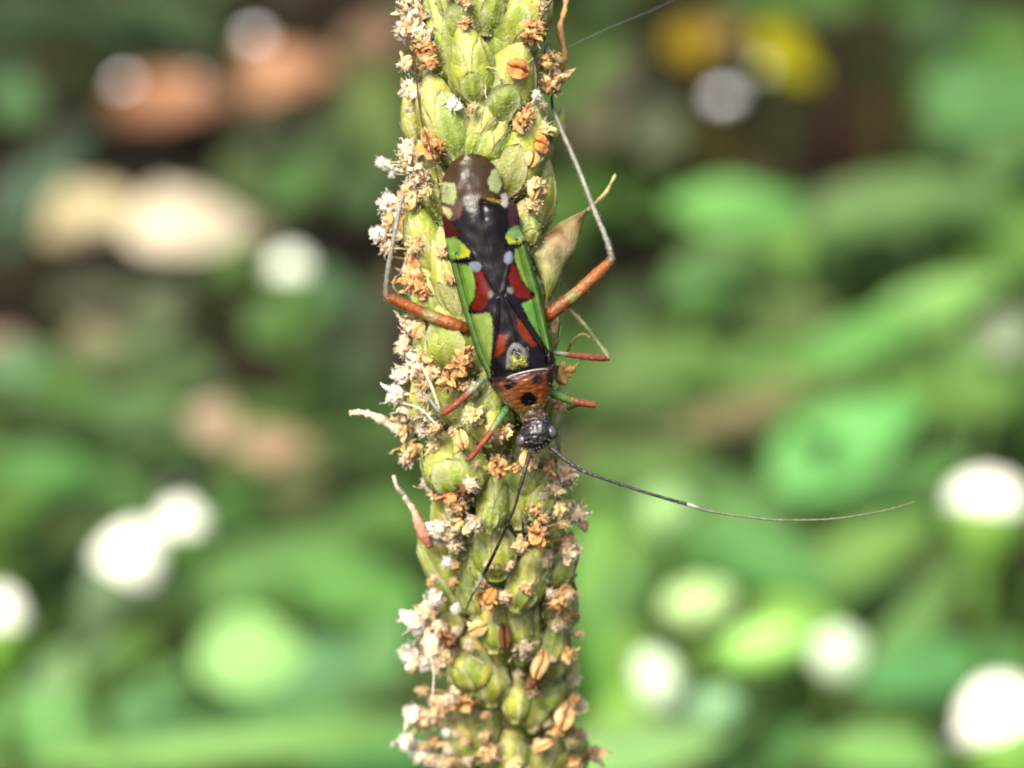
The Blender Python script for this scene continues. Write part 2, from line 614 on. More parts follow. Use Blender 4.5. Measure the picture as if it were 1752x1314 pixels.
def anther_mesh(tone, seed):
    """two-lobed, split like a coffee bean, paler rims"""
    d, mdl, e = TONES[tone]
    mb = MB()
    for side in (-1, 1):
        n, m = 11, 12
        rows, cc = [], []
        for i in range(n):
            t = i / (n - 1)
            prof = math.sin(math.pi * (0.03 + 0.94 * t)) ** 0.6
            ro, co = [], []
            for k in range(m):
                a = 2 * math.pi * k / m
                x = side * 0.20 * (0.35 + 0.65 * prof) + 0.23 * prof * math.cos(a)
                if x * side < 0.012:
                    x = side * 0.012
                x += 0.05 * noise.noise(Vector((t * 3, side, seed * 3.1)))
                z = 0.22 * prof * math.sin(a) * (1 + .25 * side * math.sin(seed * 2)) + 0.09 * noise.fractal(Vector((t * 4, a * .8, seed * 2.2 + side)), 1, 2, 3)
                ro.append((x, (t - 0.5), z))
                rim = sm(0.25, 0.42, abs(x))
                slit = sm(0.10, 0.03, abs(x))
                c = mix(mix(mdl, e, rim), d, slit * .7)
                c = mix(c, d, .45 * sm(.0, .5, noise.noise(Vector((t * 6, a * 1.5, seed + side)))))
                co.append(c)
            rows.append(ro)
            cc.append(co)
        mb.grid(rows, cc, close=True, flip=True)
    return mb.mesh('anther', M_DRY)


PET = {t: [petal_mesh(t, s, 0.1 + 0.28 * s) for s in range(6)] for t in TONES}
KNOB = {t: [knob_mesh(t, s + ord(t)) for s in range(3)] for t in TONES}
ANTH = {t: [anther_mesh(t, s) for s in range(4)] for t in 'OTCBY'}


def rot_frame(pos, nrm, ang, s, squash=1.0):
    """Z outwards along nrm, X turned by ang in the picture"""
    z = nrm.normalized()
    t = view(math.cos(ang), math.sin(ang), 0)
    x = (t - z * t.dot(z)).normalized()
    y = z.cross(x)
    return mat_from(pos - O, x, y, z, s, s * squash, s)


def surf(px, py, lift):
    u = max(-1.0, min(1.0, (px - sx(py)) / (RPX * 1.24)))
    nz = math.sqrt(max(0.0, 1 - u * u))
    pos = V(px, py, sw(py) - nz * RCM * 1.24 - lift)
    return pos, view(u * 0.8, 0.15, -max(nz, 0.35))


FUZZ = []            # places for fine hairs
FIL = []             # loose dry filaments


def withered(px, py, s, tone, petals=4, lift=0.02, tall=1.0):
    pos, nrm = surf(px, py, lift)
    a0 = random.uniform(0, 6.28)
    size = s * PX * 0.98
    nn = nrm.normalized()
    z = nn
    t = view(1, 0, 0)
    x = (t - z * t.dot(z)).normalized()
    y = z.cross(x)
    o = put('withered_flower', random.choice(KNOB[tone]), spike, mat_from(pos - O, x, y, z, size, size * tall, size * 0.9))
    for k in range(petals):
        a = a0 + k * 2 * math.pi / petals + random.uniform(-0.4, 0.4)
        sc = random.uniform(0.5, 0.85)
        m = Matrix.Rotation(a, 4, 'Z') @ Matrix.Rotation(random.uniform(-1.25, 0.2), 4, 'Y') @ Matrix.Rotation(random.uniform(-1.2, 1.2), 4, 'X') @ Matrix.Scale(sc, 4)
        put('petal', random.choice(PET[tone]), o, m)
    FUZZ.append((pos, nrm.normalized(), s * PX * 1.15, tone))
    off = px - sx(py)
    if abs(off) > RPX * 1.02:       # those that stick out hang on a dry stalk
        sg = 1 if off > 0 else -1
        mbs = MB()
        W_ = curve([pos, pos.lerp(V(sx(py) + sg * RPX * .8, py + 14, sw(py) - .03), .5) + view(0, .008, -.01), V(sx(py) + sg * RPX * .62, py + 18, sw(py) - .04)], 9)
        inv = o.matrix_basis.inverted()
        mbs.tube([inv @ (Vector(p) - O) for p in W_], [.10, .07, .08, .06, .07, .06, .08, .10, .13], [mix(TONES[tone][0], TONES[tone][1], random.random()) for _ in range(9)], 6)
        mbs.build('flower_stalk', M_DRY, o)
    return o


def anther(px, py, s, tone, ang, lift=0.035, wide=1.0):
    pos, nrm = surf(px, py, lift)
    z = nrm.normalized()
    t = view(math.sin(rad(ang)), math.cos(rad(ang)), 0)
    y = (t - z * t.dot(z)).normalized()
    x = y.cross(z)
    return put('anther', random.choice(ANTH[tone]), spike, mat_from(pos - O, x, y, z, s * PX * 1.15 * wide, s * PX, s * PX))


WITH = [
    (708, 22, 52, 'C', 6), (697, 50, 40, 'C', 5), (727, 60, 34, 'C', 4), (729, 84, 40, 'O', 5), (740, 104, 30, 'O', 4), (697, 112, 28, 'C', 3), (702, 155, 36, 'C', 4),
    (797, 40, 22, 'O', 3), (796, 4, 22, 'T', 3), (908, 54, 46, 'O', 6), (938, 104, 34, 'T', 4), (944, 142, 44, 'T', 5), (892, 212, 34, 'O', 4), (902, 196, 26, 'O', 3),
    (930, 222, 30, 'Y', 3), (917, 318, 34, 'T', 4), (912, 350, 30, 'T', 3), (740, 252, 42, 'O', 6), (702, 262, 46, 'C', 5), (718, 300, 40, 'C', 5), (704, 332, 44, 'T', 5),
    (668, 350, 40, 'W', 6), (672, 378, 36, 'W', 5), (650, 402, 28, 'W', 5), (690, 356, 30, 'C', 4), (688, 402, 28, 'C', 4), (665, 425, 26, 'C', 4), (758, 430, 28, 'T', 4),
    (710, 478, 42, 'O', 5), (724, 500, 28, 'O', 4), (700, 462, 24, 'C', 3), (706, 556, 40, 'C', 6), (694, 596, 36, 'C', 5), (714, 628, 44, 'C', 5), (790, 622, 44, 'O', 5),
    (772, 648, 44, 'O', 5), (742, 640, 30, 'T', 4), (963, 640, 36, 'O', 4), (690, 640, 34, 'W', 4), (678, 674, 36, 'W', 5), (700, 705, 46, 'G', 6), (690, 730, 40, 'T', 5),
    (706, 768, 40, 'T', 5), (700, 785, 28, 'C', 4), (728, 716, 34, 'G', 4), (745, 735, 30, 'T', 4), (812, 714, 38, 'Y', 6), (858, 738, 40, 'T', 5), (851, 798, 40, 'O', 5),
    (905, 788, 34, 'Y', 3), (936, 800, 28, 'O', 3), (966, 815, 40, 'C', 5), (948, 835, 34, 'G', 4), (772, 848, 34, 'O', 4), (798, 838, 34, 'B', 4), (788, 866, 26, 'O', 3),
    (984, 880, 36, 'C', 5), (960, 868, 34, 'Y', 4), (780, 902, 40, 'G', 5), (748, 905, 30, 'W', 4), (812, 896, 34, 'G', 5), (780, 932, 26, 'C', 3), (922, 912, 40, 'O', 5),
    (892, 936, 30, 'T', 3), (972, 942, 42, 'G', 5), (955, 1026, 42, 'O', 5), (838, 1024, 42, 'O', 5), (816, 1078, 28, 'T', 3), (895, 1108, 36, 'G', 4), (988, 1084, 18, 'T', 3),
    (972, 1122, 30, 'O', 4), (745, 1022, 34, 'W', 4), (735, 1046, 40, 'C', 4), (716, 1066, 42, 'W', 5), (736, 1092, 44, 'W', 5), (704, 1120, 40, 'W', 5), (728, 1128, 42, 'W', 5),
    (756, 1132, 32, 'C', 4), (771, 1092, 38, 'B', 4), (915, 1166, 36, 'B', 3), (798, 1196, 46, 'O', 5), (776, 1200, 30, 'O', 4), (706, 1222, 34, 'W', 4), (722, 1236, 40, 'T', 5),
    (698, 1270, 36, 'W', 5), (745, 1200, 26, 'T', 3), (720, 1292, 32, 'W', 4), (966, 1226, 36, 'T', 4), (950, 1252, 26, 'O', 3), (925, 1275, 30, 'T', 3), (838, 1290, 42, 'T', 5),
    (745, 1110, 36, 'C', 4), (752, 1075, 30, 'C', 4), (740, 1230, 34, 'C', 5), (742, 1270, 34, 'T', 4), (735, 1300, 30, 'C', 4), (725, 1180, 22, 'T', 3), (830, 1262, 24, 'T', 3), (1016, 1290, 36, 'T', 4), (980, 1306, 34, 'O', 4), (880, 1308, 30, 'Y', 3), (760, 1310, 32, 'C', 4), (710, 420, 30, 'T', 4), (955, 690, 26, 'T', 3),
]
for (px, py, s, tn, npet) in WITH:
    withered(px, py, s, tn, npet)
rs = random.Random(41)
for _ in range(150):
    py = rs.uniform(-60, 1330) if rs.random() < .45 else rs.uniform(600, 1330)
    side = rs.random()
    px = sx(py) + RPX * (-rs.uniform(.75, 1.2) if side < .5 else (rs.uniform(.6, 1.1) if side < .8 else rs.uniform(-.7, .6)))
    if 262 < py < 790 and 745 + .23 * (py - 262) * (py > 330) < px < 965:
        continue
    withered(px, py, rs.uniform(10, 27), rs.choice('CCCTTOYYW' if px < sx(py) else 'TTOYYGOC'), rs.choice((2, 3, 3, 4)), lift=rs.uniform(-.01, .03))
for _ in range(26):
    py = rs.uniform(0, 1320)
    px = sx(py) + RPX * rs.uniform(-1.15, 1.0)
    u = (px - sx(py)) / (RPX * 1.24)
    w0 = sw(py) - math.sqrt(max(0, 1 - u * u)) * RCM * 1.24
    a_ = rs.uniform(0, 6.28)
    q = [(px, py, w0 + .04)]
    for k in range(1, 5):
        a_ += rs.uniform(-.7, .7)
        q.append((q[-1][0] + 9 * math.cos(a_), q[-1][1] + 9 * math.sin(a_), w0 - .012 * k))
    FIL.append(q)
for (px, py, s, tn, a, w) in [
    (886, 118, 40, 'O', 100, 1.0), (937, 106, 30, 'T', 85, .9), (927, 247, 34, 'O', 100, 1.0), (911, 272, 30, 'T', 30, 1.0), (690, 380, 36, 'O', 12, .8), (665, 376, 34, 'O', 8, .8),
    (733, 610, 26, 'T', 110, 1.0), (717, 566, 34, 'T', 60, .9), (947, 556, 28, 'T', 5, .7), (790, 752, 36, 'T', -20, .7), (771, 850, 32, 'O', 80, .9), (864, 1088, 46, 'B', -4, .55),
    (818, 1076, 34, 'T', 70, .9), (924, 1136, 54, 'T', 20, .6), (966, 1226, 52, 'T', 28, .75), (914, 322, 40, 'T', 20, .6), (958, 100, 26, 'T', 95, .8), (953, 128, 26, 'T', -10, .8),
    (697, 108, 30, 'C', 80, .9), (705, 158, 30, 'C', 40, .9), (903, 786, 34, 'Y', 15, .9), (780, 898, 30, 'T', 60, .8), (998, 897, 34, 'Y', 110, .6), (838, 1020, 30, 'O', 30, .8),
    (955, 1030, 30, 'O', 140, .9), (737, 1090, 62, 'C', -4, .5), (706, 1130, 46, 'C', 10, .6), (930, 1276, 46, 'T', 65, .4), (705, 40, 36, 'C', 60, .9), (704, 340, 40, 'T', -14, .6),
]:
    anther(px, py, s, tn, a, wide=w)


def bristle(name, pts, r0, r1, c0, c1, hairs=0, hl=4, seg=7, n=26):
    """hairy stigma or dry filament through picture points (x, y, depth)"""
    mb = MB()
    P = curve(pts, n)
    W = [V(p[0], p[1], p[2]) - O for p in P]
    R = [(r0 + (r1 - r0) * q / (n - 1)) * PX * (1 + 0.38 * random.uniform(-1, 1)) for q in range(n)]
    mb.tube(W, R, [mix(c0, c1, q / (n - 1)) for q in range(n)], seg)
    for _ in range(int(hairs * 1.6)):
        q = random.randrange(1, n - 1)
        d = Vector((random.gauss(0, 1), random.gauss(0, 1), random.gauss(0, 1))).normalized()
        a = W[q]
        b = a + d * hl * PX * random.uniform(0.5, 1.2)
        mb.tube([a, b], [0.55 * PX, 0.25 * PX], [c1, c1], 3, cap=False)
    return mb.build(name, M_DRY, spike)


SC, SO = lin(245, 232, 205), lin(205, 150, 95)
bristle('stigma', [(957, 128, .05), (966, 95, .02), (958, 50, .0), (966, 18, .0), (969, -8, .0)], 6, 3.6, SO, lin(225, 180, 130), 120, 6)
bristle('stigma', [(1000, 366, -.02), (1016, 350, -.03), (1036, 330, -.04), (1044, 316, -.04), (1053, 299, -.05)], 4, 2.6, lin(180, 160, 95), lin(205, 195, 140), 80, 5)
bristle('stigma', [(712, 876, .1), (700, 862, .1), (690, 846, .08), (680, 834, .06), (673, 814, .05)], 5, 3, SC, SC, 70, 5)
bristle('stigma', [(690, 742, .05), (664, 726, .03), (640, 712, .02), (618, 706, .02), (598, 707, .02)], 9, 5, SC, lin(235, 228, 180), 60, 6)
bristle('stigma', [(700, 296, 0), (680, 291, -.02), (668, 286, -.03), (655, 279, -.04)], 3, 3, SC, lin(255, 255, 255), 90, 7)
withered(660, 282, 14, 'W', 4)
withered(652, 277, 12, 'W', 3)
withered(672, 298, 7, 'W', 2)
withered(917, 162, 13, 'W', 3)
bristle('stigma', [(905, 190, -.16), (912, 176, -.2), (917, 163, -.22)], 2.5, 2.5, SC, lin(240, 245, 235), 40, 4)
bristle('filament', [(691, 18, -.1), (698, 60, -.16), (707, 84, -.2), (712, 130, -.2), (716, 170, -.2), (722, 210, -.22), (735, 250, -.25), (748, 300, -.25), (752, 322, -.22)], 1.5, 1.3, lin(96, 70, 40), lin(84, 60, 38), 0)
bristle('filament', [(692, 505, -.05), (680, 500, -.1), (673, 488, -.12), (676, 475, -.12), (684, 470, -.08)], 1.8, 1.4, lin(230, 215, 160), lin(220, 205, 150), 12, 3)
bristle('filament', [(972, 600, .0), (978, 586, -.03), (990, 574, -.05), (1000, 572, -.05), (1008, 578, -.04)], 3.2, 2.2, lin(175, 160, 80), lin(200, 185, 120), 30, 4)
bristle('filament', [(945, 690, .05), (952, 730, .05), (946, 770, .05)], 2, 1.5, lin(170, 180, 90), lin(170, 180, 90), 0)
bristle('filament', [(690, 690, -.1), (720, 700, -.16), (745, 725, -.22)], 2.4, 1.6, SC, SC, 20, 4)
bristle('filament', [(719, 620, -.12), (738, 660, -.2), (752, 700, -.22)], 2.6, 2.0, lin(220, 214, 190), lin(220, 214, 190), 24, 4)
bristle('filament', [(770, 545, -.2), (730, 530, -.18), (700, 520, -.1), (680, 512, -.05)], 1.3, 1.0, lin(230, 220, 190), lin(230, 220, 190), 0)
bristle('filament', [(740, 1190, .3), (742, 1150, .28), (735, 1115, .28)], 1.6, 1.2, lin(225, 220, 200), lin(225, 220, 200), 8, 3)

for q in FIL:
    bristle('filament', q, 1.6, 1.0, lin(214, 190, 130), lin(226, 208, 160), 6, 3, 6, 16)

withered(722, 900, 20, 'O', 4)
withered(732, 925, 20, 'T', 3)
# pink withered cone under the lower bristle
mb = MB()
P = curve([(704, 862, .1), (712, 884, .09), (722, 908, .1), (736, 936, .12)], 14)
mb.tube([V(*p) - O for p in P], [(2.5 + 8 * sm(0, .6, q / 13) - 5 * sm(.75, 1, q / 13)) * PX * (1 + .22 * random.uniform(-1, 1)) for q in range(14)],
        [mix(lin(226, 186, 156), lin(190, 124, 90), q / 13) for q in range(14)], 10)
mb.build('withered_flower', M_DRY, spike)['label'] = 'pinkish withered flower cone'

# the open dry husk that sticks out beside the bug's wing
HUSK_L = [(934, 508), (922, 470), (908, 430), (906, 413), (930, 398), (962, 378), (1004, 358)]
HUSK_R = [(938, 520), (946, 506), (958, 478), (966, 455), (984, 428), (992, 400), (1004, 358)]
HL, HR = curve(HUSK_L, 22), curve(HUSK_R, 22)
mb = MB()
top_, bot, cc = [], [], []
for q in range(22):
    t = q / 21
    ro, ri, co = [], [], []
    for k in range(13):
        s = k / 12
        p = (HL[q] * (1 - s) + HR[q] * s)
        bul = math.sin(math.pi * s) ** 0.8 * 0.045 * math.sin(math.pi * min(1, 0.15 + t * 0.8))
        nn = noise.fractal(Vector((p[0] * 0.03, p[1] * 0.03, 1)), 1, 2, 3)
        w = -0.13 + 0.09 * t - bul - 0.012 * nn
        P0 = V(p[0], p[1], w) - O
        ro.append(P0)
        ri.append(V(p[0], p[1], w + 0.012 + 1.6 * bul) - O)
        c = mix(lin(160, 178, 78), lin(204, 196, 132), sm(0.05, 0.5, t))
        brown = sm(0.45, 0.75, t) * (0.35 + 0.65 * sm(-0.2, 0.35, nn)) * sm(0.02, 0.2, s) * sm(1.0, 0.78, s)
        c = mix(c, lin(150, 96, 46), 0.95 * brown)
        c = mix(c, lin(120, 112, 80), 0.55 * sm(0.1, 0.5, noise.noise(Vector((p[0] * 0.06, p[1] * 0.06, 7)))))
        c = mix(c, lin(176, 178, 84), sm(0.86, 1.0, s) * 0.8)
        co.append(c)
    top_.append(ro)
    bot.append(ri)
    cc.append(co)
mb.grid(top_, cc, flip=True)
mb.grid(bot, cc)
n, m = 22, 13
ring = [k for k in range(m)] + [q * m + m - 1 for q in range(1, n)] + [(n - 1) * m + k for k in range(m - 2, -1, -1)] + [q * m for q in range(n - 2, 0, -1)]
for q in range(len(ring)):
    a, b = ring[q], ring[(q + 1) % len(ring)]
    mb.f.append((a, b, n * m + b, n * m + a))
mb.build('open_husk', M_SEPAL, spike)['label'] = 'open dry husk with brown stain and pointed tip'

# fine pale hairs and pollen crumbs on the dry flowers
mb = MB()
for (pos, nrm, s, tone) in FUZZ:
    cnt = {'W': 80, 'C': 60, 'G': 50, 'Y': 44}.get(tone, 26)
    for _ in range(cnt):
        d = (nrm * 0.5 + Vector((random.gauss(0, 1), random.gauss(0, 1), random.gauss(0, 1)))).normalized()
        a = pos - O + d * s * random.uniform(0.25, 0.5)
        d2 = (d + Vector((random.gauss(0, .7), random.gauss(0, .7), random.gauss(0, .7)))).normalized()
        b = a + d2 * PX * random.uniform(3, 9)
        c = mix(TONES[tone][2], lin(255, 250, 240), random.uniform(0.1, 0.8))
        mb.tube([a, b], [0.7 * PX, 0.3 * PX], [c, c], 3, cap=False)
    for _ in range(cnt // 3):
        d = (nrm * 0.6 + Vector((random.gauss(0, 1), random.gauss(0, 1), random.gauss(0, 1)))).normalized()
        a = pos - O + d * s * random.uniform(0.3, 0.52)
        r_ = PX * random.uniform(1.0, 2.6)
        c = mix(TONES[tone][1], TONES[tone][2], random.random())
        b0 = len(mb.v)
        for q in ((1, 0, 0), (-1, 0, 0), (0, 1, 0), (0, -1, 0), (0, 0, 1), (0, 0, -1)):
            mb.vert(a + Vector(q) * r_ * random.uniform(.6, 1.3), c)
        for (i0, i1, i2) in ((0, 2, 4), (2, 1, 4), (1, 3, 4), (3, 0, 4), (2, 0, 5), (1, 2, 5), (3, 1, 5), (0, 3, 5)):
            mb.f.append((b0 + i0, b0 + i1, b0 + i2))
# short down along the whole surface
for _ in range(5200):
    y = random.uniform(-100, 1330)
    x = sx(y) + random.uniform(-1, 1) * RPX * 1.02
    pos, nrm = surf(x, y, 0.0)
    a = pos - O
    d = (nrm.normalized() + Vector((random.gauss(0, .6), random.gauss(0, .6), random.gauss(0, .6)))).normalized()
    c = lin(235, 236, 205)
    mb.tube([a, a + d * PX * random.uniform(4, 9)], [0.5 * PX, 0.2 * PX], [c, c], 3, cap=False)
fz = mb.build('fine_hair', M_HAIR, spike)
fz['kind'] = 'stuff'

# ------------------------------------------------------------------ the bug
EX = 2.9
BUGROOT = V(850, 480, -0.17)
bug = bpy.data.objects.new('plant_bug', None)
COL.objects.link(bug)
bug.location = BUGROOT
tag(bug, 'slender green, black and red plant bug clinging head down to the plantain spike', 'bug')

TX, TY = 808.0, 262.0
EL = math.hypot(104, 453)
EXX, EXY = 104 / EL, 453 / EL


def ab(p):
    dx, dy = p[0] - TX, p[1] - TY
    return dx * EXX + dy * EXY, dx * EXY - dy * EXX


def unab(a, b):
    return TX + a * EXX + b * EXY, TY + a * EXY - b * EXX


def inside(poly, x, y):
    r = False
    j = len(poly) - 1
    for i in range(len(poly)):
        xi, yi = poly[i]
        xj, yj = poly[j]
        if (yi > y) != (yj > y) and x < (xj - xi) * (y - yi) / (yj - yi) + xi:
            r = not r
        j = i
    return r


def ell(cx, cy, rx, ry, rot=0.0):
    c, s = math.cos(rad(rot)), math.sin(rad(rot))
    return [(cx + rx * math.cos(t) * c - ry * math.sin(t) * s, cy + rx * math.cos(t) * s + ry * math.sin(t) * c) for t in np.linspace(0, 2 * math.pi, 20, endpoint=False)]


BLACK = lin(26, 19, 22)
LEFT_O = [(803, 262), (786, 267), (770, 280), (757, 305), (753, 330), (756, 370), (762, 410), (770, 445), (783, 500), (800, 560), (815, 605), (832, 640), (842, 664)]
RIGHT_O = [(804, 262), (821, 264), (835, 270), (852, 290), (860, 315), (870, 338), (884, 350), (889, 373), (889, 392), (899, 410), (910, 450), (925, 500), (935, 545), (944, 590), (950, 625), (951, 640)]
la = [ab(p) for p in LEFT_O]
ra = [ab(p) for p in RIGHT_O]
AEND = 396.0


def bl(a):
    return float(np.interp(a, [q[0] for q in la], [q[1] for q in la]))


def br_(a):
    return float(np.interp(a, [q[0] for q in ra], [q[1] for q in ra]))


def bm(a):
    return float(np.interp(a, [0, 40, 100, 243, 335, 400], [-6, -14, -12, -5, 0, 0]))


GREEN_L = [(772, 453), (782, 452), (805, 455), (811, 471), (813, 489), (812, 507), (803, 523), (799, 533), (806, 537), (838, 535), (843, 560), (842, 595), (836, 645), (832, 660), (690, 660), (690, 453)]
GREEN_R = [(881, 427), (900, 419), (1010, 416), (1010, 606), (948, 606), (930, 585), (905, 545), (893, 520), (904, 515), (918, 507), (907, 497), (894, 480), (886, 459), (880, 440)]
PAINT = [
    # brown glassy membrane, then its darker folds
    ([(690, 240), (900, 240), (900, 330), (850, 336), (815, 345), (790, 352), (690, 352)], (74, 58, 32), 3.0),
    ([(770, 290), (800, 275), (835, 285), (838, 320), (815, 335), (785, 325)], (70, 52, 34), 3.0),
    ([(757, 350), (780, 335), (792, 350), (788, 372), (768, 380), (755, 372)], (104, 76, 62), 2.0),
    ([(754, 311), (779, 314), (781, 335), (776, 351), (756, 345)], (176, 188, 128), 1.0),
    ([(848, 287), (857, 294), (860, 314), (853, 330), (840, 327), (834, 308), (841, 294)], (176, 190, 128), 1.0),
    ([(756, 353), (769, 356), (774, 365), (770, 375), (757, 362)], (206, 202, 146), 0.8),
    ([(858, 332), (869, 329), (869, 352), (864, 356), (857, 350)], (196, 188, 176), 0.8),
    ([(832, 338), (842, 339), (856, 343), (857, 349), (845, 345), (833, 342)], (150, 138, 40), 0.8),
    ([(871, 334), (884, 348), (892, 372), (884, 386), (871, 392), (870, 360)], (74, 44, 56), 1.2),
    ([(755, 368), (766, 374), (780, 390), (787, 404), (776, 409), (755, 409)], (78, 30, 22), 2.0),
    # yellow-green lobes above the black bars
    ([(740, 409), (764, 409), (779, 406), (794, 418), (804, 430), (801, 438), (783, 443), (740, 443)], (134, 176, 84), 0.8),
    ([(790, 418), (804, 429), (802, 438), (784, 443), (776, 441), (790, 434)], (196, 206, 52), 1.2),
    ([(864, 405), (871, 393), (880, 387), (920, 380), (920, 408), (899, 411), (889, 416), (872, 418)], (140, 178, 96), 0.8),
    ([(864, 405), (871, 404), (880, 412), (890, 411), (889, 416), (872, 418)], (204, 206, 50), 1.0),
    (GREEN_L, (122, 164, 64), 0.6),
    (GREEN_R, (136, 172, 70), 0.6),
    ([(893, 520), (1010, 505), (1010, 606), (948, 606), (930, 585), (905, 545)], (112, 166, 72), 2.0),
    ([(806, 537), (838, 535), (843, 560), (842, 595), (836, 645), (822, 645), (812, 575)], (148, 170, 84), 2.0),
    # red diamonds with black points
    ([(811, 466), (826, 464), (832, 483), (840, 496), (836, 513), (825, 532), (809, 533), (805, 528), (813, 510), (814, 489)], (118, 24, 10), 0.8),
    ([(876, 450), (884, 459), (892, 482), (906, 498), (913, 507), (904, 512), (883, 508), (876, 492), (870, 474)], (120, 26, 10), 0.8),
    ([(905, 498), (917, 501), (916, 509), (908, 511), (910, 504)], (26, 18, 18), 0.8),
    ([(798, 531), (808, 529), (824, 533), (834, 526), (838, 533), (820, 537), (804, 538)], (26, 18, 18), 0.8),
    # grey-blue dots
    (ell(813, 456, 11, 8.5, 20), (134, 146, 160), 0.6), (ell(870, 441, 8, 11, 10), (136, 150, 162), 0.6),
    (ell(839, 504, 4, 7, 5), (120, 122, 110), 0.6), (ell(873, 497, 6, 5, 35), (124, 128, 120), 0.6),
    # orange at the foot of the black triangle
    ([(853, 572), (869, 574), (863, 600), (848, 612), (846, 606)], (138, 52, 12), 1.2),
    ([(884, 545), (891, 548), (917, 590), (912, 594), (896, 580), (886, 566)], (136, 48, 12), 1.2),
    ([(846, 516), (851, 514), (847, 590), (842, 640), (838, 640), (842, 590)], (30, 20, 20), 0.4),
]


def bbox(poly):
    xs, ys = [p[0] for p in poly], [p[1] for p in poly]
    return min(xs) - 4, min(ys) - 4, max(xs) + 4, max(ys) + 4


PAINT = [(p, lin(*c), e, bbox(p)) for (p, c, e) in PAINT]


def paint_at(x, y, base, layers):
    c = base
    for (poly, colr, e, bb) in layers:
        if bb[0] < x < bb[2] and bb[1] < y < bb[3]:
            jx = (.5 + 1.5 * e) * noise.fractal(Vector((x * 0.3, y * 0.3, 1.7)), 1, 2, 3)
            jy = (.5 + 1.5 * e) * noise.fractal(Vector((x * 0.3, y * 0.3, 9.1)), 1, 2, 3)
            hit = 0
            for ox, oy in ((-1, -1), (1, -1), (-1, 1), (1, 1)):
                hit += inside(poly, x + jx + ox, y + jy + oy)
            if hit:
                c = mix(c, colr, hit / 4)
    return c


def segd(x, y, s):
    (x0, y0), (x1, y1) = s
    dx, dy = x1 - x0, y1 - y0
    t = max(0, min(1, ((x - x0) * dx + (y - y0) * dy) / (dx * dx + dy * dy)))
    return math.hypot(x - x0 - t * dx, y - y0 - t * dy)


RIDGES = [(((853, 512), (846, 640)), 2.2, .006), (((868, 508), (944, 622)), 2.4, .007), (((857, 500), (884, 590)), 3, .002),
          (((826, 347), (829, 372)), 5, -.0025), (((826, 345), (868, 356)), 3.5, -.005), (((772, 448), (806, 449)), 2.5, -.004), (((866, 423), (900, 414)), 2.5, -.004),
          (((805, 455), (815, 490)), 3, -.002), (((815, 490), (804, 530)), 3, -.002), (((884, 455), (912, 505)), 3, -.002), (((800, 420), (848, 495)), 4, .0025), (((876, 430), (862, 495)), 4, .0025)]


def wing_w(a, b, x, y):
    l, r = bl(a), br_(a)
    cx_, hw = (l + r) / 2, (r - l) / 2
    s = (b - cx_) / max(hw, 1)
    h = 0.062 * max(0, 1 - abs(s) ** 2.4)
    h *= sm(-25, 110, a) * 0.75 + 0.25
    # costal margin: rolled edge outside a fine groove
    if a > 160:
        h -= 0.010 * math.exp(-((abs(s) - 0.80) / 0.035) ** 2)
        h += 0.010 * math.exp(-((abs(s) - 0.91) / 0.06) ** 2)
    for (sg, wd, am) in RIDGES:
        d = segd(x, y, sg)
        if d < wd * 3:
            h += am * math.exp(-(d / wd) ** 2)
    h += 0.003 * noise.noise(Vector((x * 0.05, y * 0.05, 2)))
    tail = 0.02 * (1 - sm(0, 130, a))
    return -0.235 - h + tail


def wing(side):
    mb = MB()
    na, nb = 300, 84
    rows, cc = [], []
    for i in range(na):
        a = AEND * (i / (na - 1)) ** 1.0
        a = max(a, 0.3)
        l, r, mid = bl(a), br_(a), bm(a)
        mid = max(min(mid, r - 0.5), l + 0.5)
        ro, co = [], []
        for k in range(nb):
            t = k / (nb - 1)
            b = l + (mid - l) * t if side < 0 else mid + (r - mid) * t
            x, y = unab(a, b)
            w = wing_w(a, b, x, y)
            ro.append(V(x, y, w) - BUGROOT)
            c = paint_at(x, y, BLACK, PAINT)
            s = abs((b - (l + r) / 2) / max((r - l) / 2, 1))
            if a > 168 and c[1] > c[0] * 1.2:
                c = mix(c, lin(100, 140, 64), sm(0.80, 0.86, s))
                c = mix(c, lin(36, 66, 34), sm(0.95, 0.99, s) * 0.9 + 0.6 * math.exp(-((s - 0.815) / 0.018) ** 2))
            if a < 60:
                c = mix(c, lin(120, 98, 50), 0.5 * sm(0.9, 1.0, s))
            co.append(c)
        rows.append(ro)
        cc.append(co)
    mb.grid(rows, cc, flip=True)
    o = mb.build('wing', M_WING, bug)
    sd = o.modifiers.new('thickness', 'SOLIDIFY')
    sd.thickness = 0.008
    sd.offset = -1
    return o


wing(-1)['label'] = 'folded wing with a red patch beside a grey-blue dot, yellow-green outer lobe'
wing(1)['label'] = 'folded wing with a purple-brown lobe and a straight green margin'

